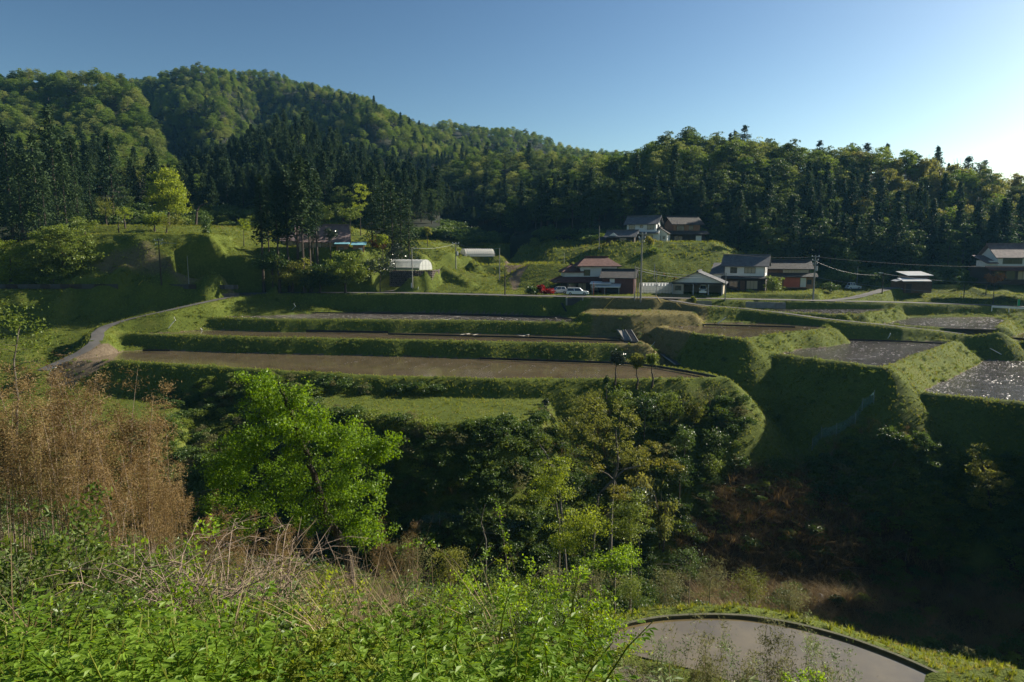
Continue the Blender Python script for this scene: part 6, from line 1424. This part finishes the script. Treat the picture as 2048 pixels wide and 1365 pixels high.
def fpx(lo, hi, soft=60):
    return lambda X, Y, H_: np.clip((pxof(X, Y, H_)[0] - lo) / soft, 0, 1) * np.clip((hi - pxof(X, Y, H_)[0]) / soft, 0, 1)
def xw(a, b, s=1.0): return lambda X, Y: np.clip((X / Y - a) / .05, 0, 1) * np.clip((b - X / Y) / .05, 0, 1)
SL = lambda X, Y: X / np.maximum(Y, 1)
cover('herbs', 'fresh leafy herbs covering the near slope', 9000, 4, 17, 11, HB, (.5, 1.8), lambda X, Y, H_, fl, rd, r_: np.where(SL(X, Y) < -.10, 1.0, np.where(SL(X, Y) < .08, .35, 0)) * np.where(Y > 11.5, .35, 1) * np.where((SL(X, Y) < -.28) & (SL(X, Y) > -.58) & (Y > 7.2) & (Y < 11), .3, 1) * np.clip(.45 + vnoise(X, Y, 1.1, 51) * 2.8, 0.03, 1))
cover('herbs', 'small-leaved herbs between the taller plants', 9000, 5, 34, 12, HB2, (.5, 1.6), lambda X, Y, H_, fl, rd, r_: np.clip(.6 + vnoise(X, Y, 2, 52) * 1.4, 0, 1) * (H_ < -1) * np.where(SL(X, Y) > .13, 1.0 * (Y < 23) * (Y > 15.5), 1))
cover('dwarf_bamboo', 'grey-green dwarf bamboo on the near slope', 2600, 7, 20, 13, SA, (.9, 1.5), lambda X, Y, H_, fl, rd, r_: np.where(SL(X, Y) < -.62, 1, np.where((SL(X, Y) > -.45) & (SL(X, Y) < -.26), .9, .05)) * (Y > 9.5))
cover('dry_grass', 'tall dry straw-coloured grass on the near slope', 2800, 6, 24, 14, DG, (.6, 1.15), lambda X, Y, H_, fl, rd, r_: np.clip((SL(X, Y) + .36) / .06, 0, 1) * np.clip((-.12 - SL(X, Y)) / .06, 0, 1) * 1.0 + .08 * (SL(X, Y) < 0))
# bigger single plants near the camera
def cane_bush(name, label, D, px, seed, nst, h, spread, leaf, lw, mat, per=26, arch=.5, cat='shrub', group=None, stem='bark', twl=.35, bare=.0, r0=.012, zoff=0, up_=None):
    r_ = np.random.default_rng(seed); P_ = atd(px, 900, D); P_.z = hz(P_.x, P_.y) + zoff; o = thing(name, label, cat, P_, 0, group); mb = MB(); C = []; Dv = []
    for s in range(nst):
        th = r_.random() * 6.28 if up_ is None else up_ + r_.normal() * .9; L0 = h * (.55 + .6 * r_.random()); ln = spread * (.3 + .9 * r_.random()); b0 = np.array([r_.normal() * .15, r_.normal() * .15, 0])
        f = lambda t: b0 + np.array([math.cos(th) * ln * t ** 1.5, math.sin(th) * ln * t ** 1.5, L0 * (t * (1 + arch * .4) - arch * t ** 3 * .7)])
        ts = np.linspace(0, 1, 8); mb.tube([tuple(f(t)) for t in ts], [r0 * (1.15 - t) for t in ts], 4, False)
        for k in range(9):
            t = .22 + .78 * r_.random(); p0 = f(t); d = rdir(r_, 1)[0]; d[2] = abs(d[2]) * .6; tl = twl * (1.2 - t * .7) * (.5 + r_.random()); mb.tube([tuple(p0), tuple(p0 + d * tl)], [r0 * .35, r0 * .12], 3, False)
            if r_.random() < bare: continue
            tt = r_.random((per, 1)); C.append(p0 + d * tl * tt + r_.normal(size=(per, 3)) * leaf * .8); Dv.append(d * .6 + r_.normal(size=(per, 3)) * .6 + np.array([0, 0, .1]))
        if bare < .5:
            m_ = per * 2; tt = .35 + .65 * r_.random(m_); C.append(np.array([f(t) for t in tt]) + r_.normal(size=(m_, 3)) * leaf * .9); Dv.append(r_.normal(size=(m_, 3)) + np.array([0, 0, .3]))
    mb.build('stems', M[stem], o)
    if C:
        C = np.concatenate(C); Dv = np.concatenate(Dv); n = len(C); U = rdir(r_, n); U[:, 2] *= .4
        V_, F_ = cards(C, Dv, U, leaf * (.7 + .6 * r_.random(n)), lw * (.7 + .6 * r_.random(n)), r_, .18); link('leaves', mesh_np('leaves', V_, F_, M[mat]), o)
    return o
cane_bush('elder_bush', 'dark green large-leaved bush at the left in front of the dwarf bamboo', 9.0, 110, 1, 20, 2.4, .85, .10, .042, 'leaf_mid', 14)
cane_bush('elder_bush', 'bright green large-leaved shoots reaching up before the brown thicket', 10.5, 300, 2, 14, 2.3, .8, .10, .042, 'leaf_main', 9)
cane_bush('elder_bush', 'leafy green bush low in the bottom left corner', 7.5, 10, 3, 10, .9, .7, .11, .05, 'leaf_main', 10)
for k, (x, D_, h_, lb) in enumerate([(330, 8.3, 1.9, 'leafless tangle of arching pale brambles in the left foreground, left part'), (430, 8.8, 2.1, 'leafless tangle of arching pale brambles, highest middle part'), (530, 9.4, 1.9, 'leafless tangle of brambles, right part next to the dry grass')]):
    cane_bush('bramble', lb, D_, x, 10 + k, 34, h_, 1.5, .05, .03, 'leaf_maple', 3, 1.0, 'bramble', 'leafless brambles in the foreground', 'twig', .7, .8, .013)
RS = [(870, 11, 1.3, .9), (960, 10.5, 1.6, 1.0), (1050, 11, 1.7, 1.1), (1130, 11.5, 1.5, 1.2), (1010, 9, 1.0, .9), (1100, 9.5, 1.0, 1.0), (1180, 12, 1.1, 1.0), (900, 9.2, .9, .8), (1150, 10.2, .8, .8), (1060, 12.5, 2.0, 1.1)]
WHERE = ['at the left end of the rose thicket beside the dry grass', 'in the left middle of the rose thicket', 'at the crown of the rose thicket', 'in the right middle of the rose thicket', 'low in front at the bottom centre', 'low in front of the arching right shoots', 'at the right end of the rose thicket by the field', 'low at the foot of the dry grass', 'low at the bottom right of the thicket', 'tall at the back of the thicket with long arching shoots']
for k, (x, D_, h_, sp_) in enumerate(RS):
    cane_bush('wild_rose', 'small-leaved green wild rose ' + WHERE[k], D_, x, 30 + k, 18, h_, sp_, .045, .032, 'leaf_main' if k % 3 else 'leaf_maple', 20, .7, 'shrub', 'wild roses in the foreground centre', 'bark', .35, .05, .009)
cane_bush('arching_shoot', 'long leafy shoot arching up to the left over the dark ravine', 13, 1000, 50, 3, 3.0, 2.4, .05, .04, 'leaf_main', 14, .9, twl=.15, up_=math.pi * .95)
cane_bush('arching_shoot', 'long leafy shoot arching to the right over the dark ravine', 13, 1010, 51, 3, 2.6, 2.0, .05, .04, 'leaf_main', 14, .9, twl=.15, up_=.2)
for k, (x, D_, h_) in enumerate([(1330, 17, 1.6), (1395, 16, 1.7), (1440, 17.5, 1.9), (1500, 16, 1.5), (1560, 17, 2.2), (1600, 16.5, 2.3), (1650, 17, 1.8), (1690, 16, 1.5), (1290, 16, 1.2), (1720, 17, 1.4), (1545, 15, 1.2), (1450, 15, 1.2)]):
    P_ = atd(x, 900, D_); zg = hz(P_.x, P_.y); T_ = atd(x, [1285, 1262, 1258, 1300, 1255, 1262, 1272, 1310, 1300, 1320, 1330, 1325][k], D_); cane_bush('bamboo_shoots', ('first', 'second', 'third', 'fourth', 'sixth', 'seventh', 'eighth', 'tenth', 'leftmost short', 'rightmost', 'fifth, low', 'low front')[k] + ' withered bamboo shoot clump from the left before the small near field', D_, x, 60 + k, 9, max(.8, (T_.z - zg) * 1.1), .5, .10, .022, 'leaf_grey' if k % 3 else 'leaf_sasa', 16, .2, 'bamboo', 'bamboo shoots before the near field', 'twig', .22, .1, .008)
cane_bush('low_bush', 'low bright green bush at the bottom edge right of the bamboo shoots', 14.5, 1640, 80, 14, 2.2, .8, .06, .045, 'leaf_main', 18)
# more plants of the near slope
for k, (x, D_, h_, sp_, mt, lf, lb) in enumerate([(60, 8.2, 1.2, .9, 'leaf_mid', .085, 'dark leafy bush near the left edge in front of the brambles'), (200, 8.6, 1.5, .9, 'leaf_mid', .08, 'leafy bush with drooping compound leaves left of the brambles'), (250, 7.2, .9, .7, 'leaf_main', .08, 'bright leafy clump at the bottom left'),
        (440, 7.4, .9, .8, 'leaf_main', .08, 'bright leafy clump at the bottom between the corner and the dry grass'), (560, 8.4, 1.0, .8, 'leaf_maple', .07, 'bright leafy bush just left of the dry grass'), (700, 8.2, .8, .8, 'leaf_mid', .05, 'low green bush at the foot of the dry grass'), (30, 12.5, 1.6, .9, 'leaf_maple', .05, 'yellow-green bush before the brown thicket at the far left'), (160, 13.5, 1.3, .9, 'leaf_mid', .05, 'green bush at the foot of the brown thicket'), (390, 13, 1.5, .9, 'leaf_maple', .045, 'thin bush between brown thicket and bright tree'), (760, 15, 1.8, 1.1, 'leaf_mid', .045, 'green bush below the right side of the bright tree'), (660, 16, 1.5, 1.0, 'leaf_grey', .045, 'grey-green bush under the bright tree')]):
    cane_bush('leafy_bush', lb, D_, x, 200 + k, 16, h_, sp_, lf, lf * .42, mt, 14, .5)
r_ = random.Random(77)
for k in range(26):
    x, y = r_.uniform(1330, 1980), r_.uniform(930, 1190); q = hit(x, y); a = r_.uniform(0, 3.14); ln = r_.uniform(1.5, 4.5)
    e = Vector((math.cos(a) * ln, math.sin(a) * ln * .5, 0)); e.z = hz(q.x + e.x, q.y + e.y) - q.z + r_.uniform(.2, .9)
    tag(MB().tube([(0, 0, .35), tuple(e * .5 + Vector((0, 0, .5))), tuple(e)], [.035, .03, .012], 5).build('fallen_bamboo', M['twig'], None, q), 'bleached fallen bamboo pole lying across the dark ravine side', 'bamboo', 'fallen bamboo poles in the ravine')
for k, (x, D_, h_, sp_, mt, lf, lb) in enumerate([(120, 6.8, 1.0, .6, 'leaf_deep', .07, 'dark green leafy clump at the bottom edge near the left corner'), (330, 6.9, .9, .6, 'leaf_mid', .06, 'mid green clump at the bottom edge below the brambles'), (500, 7.0, .8, .6, 'leaf_deep', .06, 'dark leafy clump at the bottom edge left of the dry grass'),
        (640, 7.4, .9, .6, 'leaf_maple', .05, 'yellow-green clump at the bottom edge before the dry grass'), (780, 7.8, 1.1, .7, 'leaf_mid', .045, 'mid green bush at the bottom edge right of the dry grass'), (930, 7.8, 1.0, .7, 'leaf_deep', .04, 'dark small-leaved bush at the bottom centre'), (1080, 8.2, 1.0, .7, 'leaf_deep', .04, 'dark small-leaved bush below the rose thicket'), (180, 9.8, 2.0, .8, 'leaf_deep', .08, 'tall dark leafy bush left of the brambles')]):
    cane_bush('leafy_bush', lb, D_, x, 240 + k, 15, h_, sp_, lf, lf * .45, mt, 16, .5)
# shrubs on the lip of the ravine beyond the kerb
LIP = [(1180, 1160, 35.5, 'leaf_grey', 40, 34, 'greyish twiggy shrub below the bright maple spray'), (1330, 1165, 36, 'leaf_grey', 44, 32, 'grey-green shrub left of the arching shrub behind the kerb'), (1420, 1150, 37, 'leaf_grey', 52, 34, 'arching grey-green shrub in the middle behind the kerb'), (1500, 1165, 37, 'leaf_olive', 40, 28, 'olive shrub right of the arching one behind the kerb'), (1580, 1190, 36.5, 'leaf_grey', 36, 22, 'rightmost grey-green shrub behind the kerb'),
       (1260, 1175, 35.5, 'leaf_mid', 34, 24, 'green shrub between the grey ones behind the kerb'), (1110, 1160, 35, 'leaf_grey', 34, 30, 'dim shrub behind the right arching shoot'), (900, 1120, 34, 'leaf_olive', 44, 34, 'olive brown shrub right of the bright green tree'), (820, 1110, 32, 'leaf_grey', 44, 40, 'greyish shrub at the foot of the bright green tree'), (1010, 1165, 35, 'leaf_deep', 60, 30, 'dark shrub behind the rose thicket'), (1380, 1120, 44, 'leaf_deep', 40, 24, 'dark bush just beyond the lip of the ravine')]
for k, (x, y, D_, mt, rx, ry, lb) in enumerate(LIP):
    ctree('ravine_shrub', lb, 'shrub', D_, [(x, y + ry), (x, y + ry * .4), (x, y)], [(x, y, rx, ry, 34), (x, y + ry * .8, rx * .9, ry * .6, 16)], mt, (.085, .04), 52, .42, .05, 'twig', 90 + k, .8, shell=.3, twigs=4)
BK2 = [(1190, 800, 78), (1240, 795, 80), (1290, 805, 80), (1340, 800, 82), (1390, 815, 83), (1440, 830, 84), (1480, 860, 85), (1430, 880, 80), (1370, 870, 78), (1420, 930, 78), (1360, 930, 74), (1480, 910, 82), (1520, 830, 88)]
for k, (x, y, D_) in enumerate(BK2):
    mt = ['leaf_olive', 'leaf_mid', 'leaf_deep', 'leaf_mid', 'leaf_olive', 'leaf_maple', 'leaf_mid', 'leaf_deep', 'leaf_deep', 'leaf_mid', 'leaf_deep', 'leaf_olive', 'leaf_mid'][k]
    ctree('bank_bush', ('olive bush, leftmost on the overgrown bank below the clipped trees', 'green bush right below the largest clipped tree', 'dark bush below the middle clipped tree', 'green bush below the rightmost clipped tree', 'olive bush at the top of the overgrown bank under the lavender shrub', 'yellow-green bush on the nose of the overgrown bank', 'green bush at the right shoulder of the overgrown bank', 'dark bush halfway down the overgrown bank, right one', 'dark bush halfway down the overgrown bank, left one', 'green bush low on the overgrown bank', 'dark bush lowest on the overgrown bank at left', 'olive bush at the right foot of the overgrown bank', 'green bush alone in the gully mouth right of the bank')[k], 'shrub', D_, [(x, y + 24), (x, y + 10), (x, y)], [(x, y, 26, 22, 26), (x, y + 18, 24, 16, 12)], mt, (.22, .13), 44, .62, .08, 'bark', 120 + k, .8, group='bushes on the overgrown bank', shell=.3)

# unseen trees added beyond the right edge to keep the ravine floor in shade
r_ = random.Random(55); gp = []
for k in range(38):
    y = r_.uniform(50, 79); x = y * .78 + r_.uniform(4, 26); gp.append((x, y, hz(x, y) - .3))
gn_scatter('shade_grove', gp, [r_.uniform(.9, 1.25) for _ in gp], [(0, 0, r_.uniform(0, 6)) for _ in gp], [PSTART['broad_b'] + r_.randrange(2) for _ in gp], PROTO_LIST, 'unseen trees added beyond the right edge to shade the ravine')
# ---------------------------------------------------------------- haze
m = bpy.data.materials.new('haze'); m.use_nodes = True; t = m.node_tree
t.nodes.remove(t.nodes['Principled BSDF']); pv = t.nodes.new('ShaderNodeVolumePrincipled')
pv.inputs['Color'].default_value = (.22, .58, 1, 1); pv.inputs['Density'].default_value = .00008; pv.inputs['Anisotropy'].default_value = .2
L(t, pv.outputs[0], t.nodes['Material Output'].inputs['Volume'])
hb = MB().box(-620, 620, -60, 900, -50, 150).build('haze', m); tag(hb, kind='stuff')
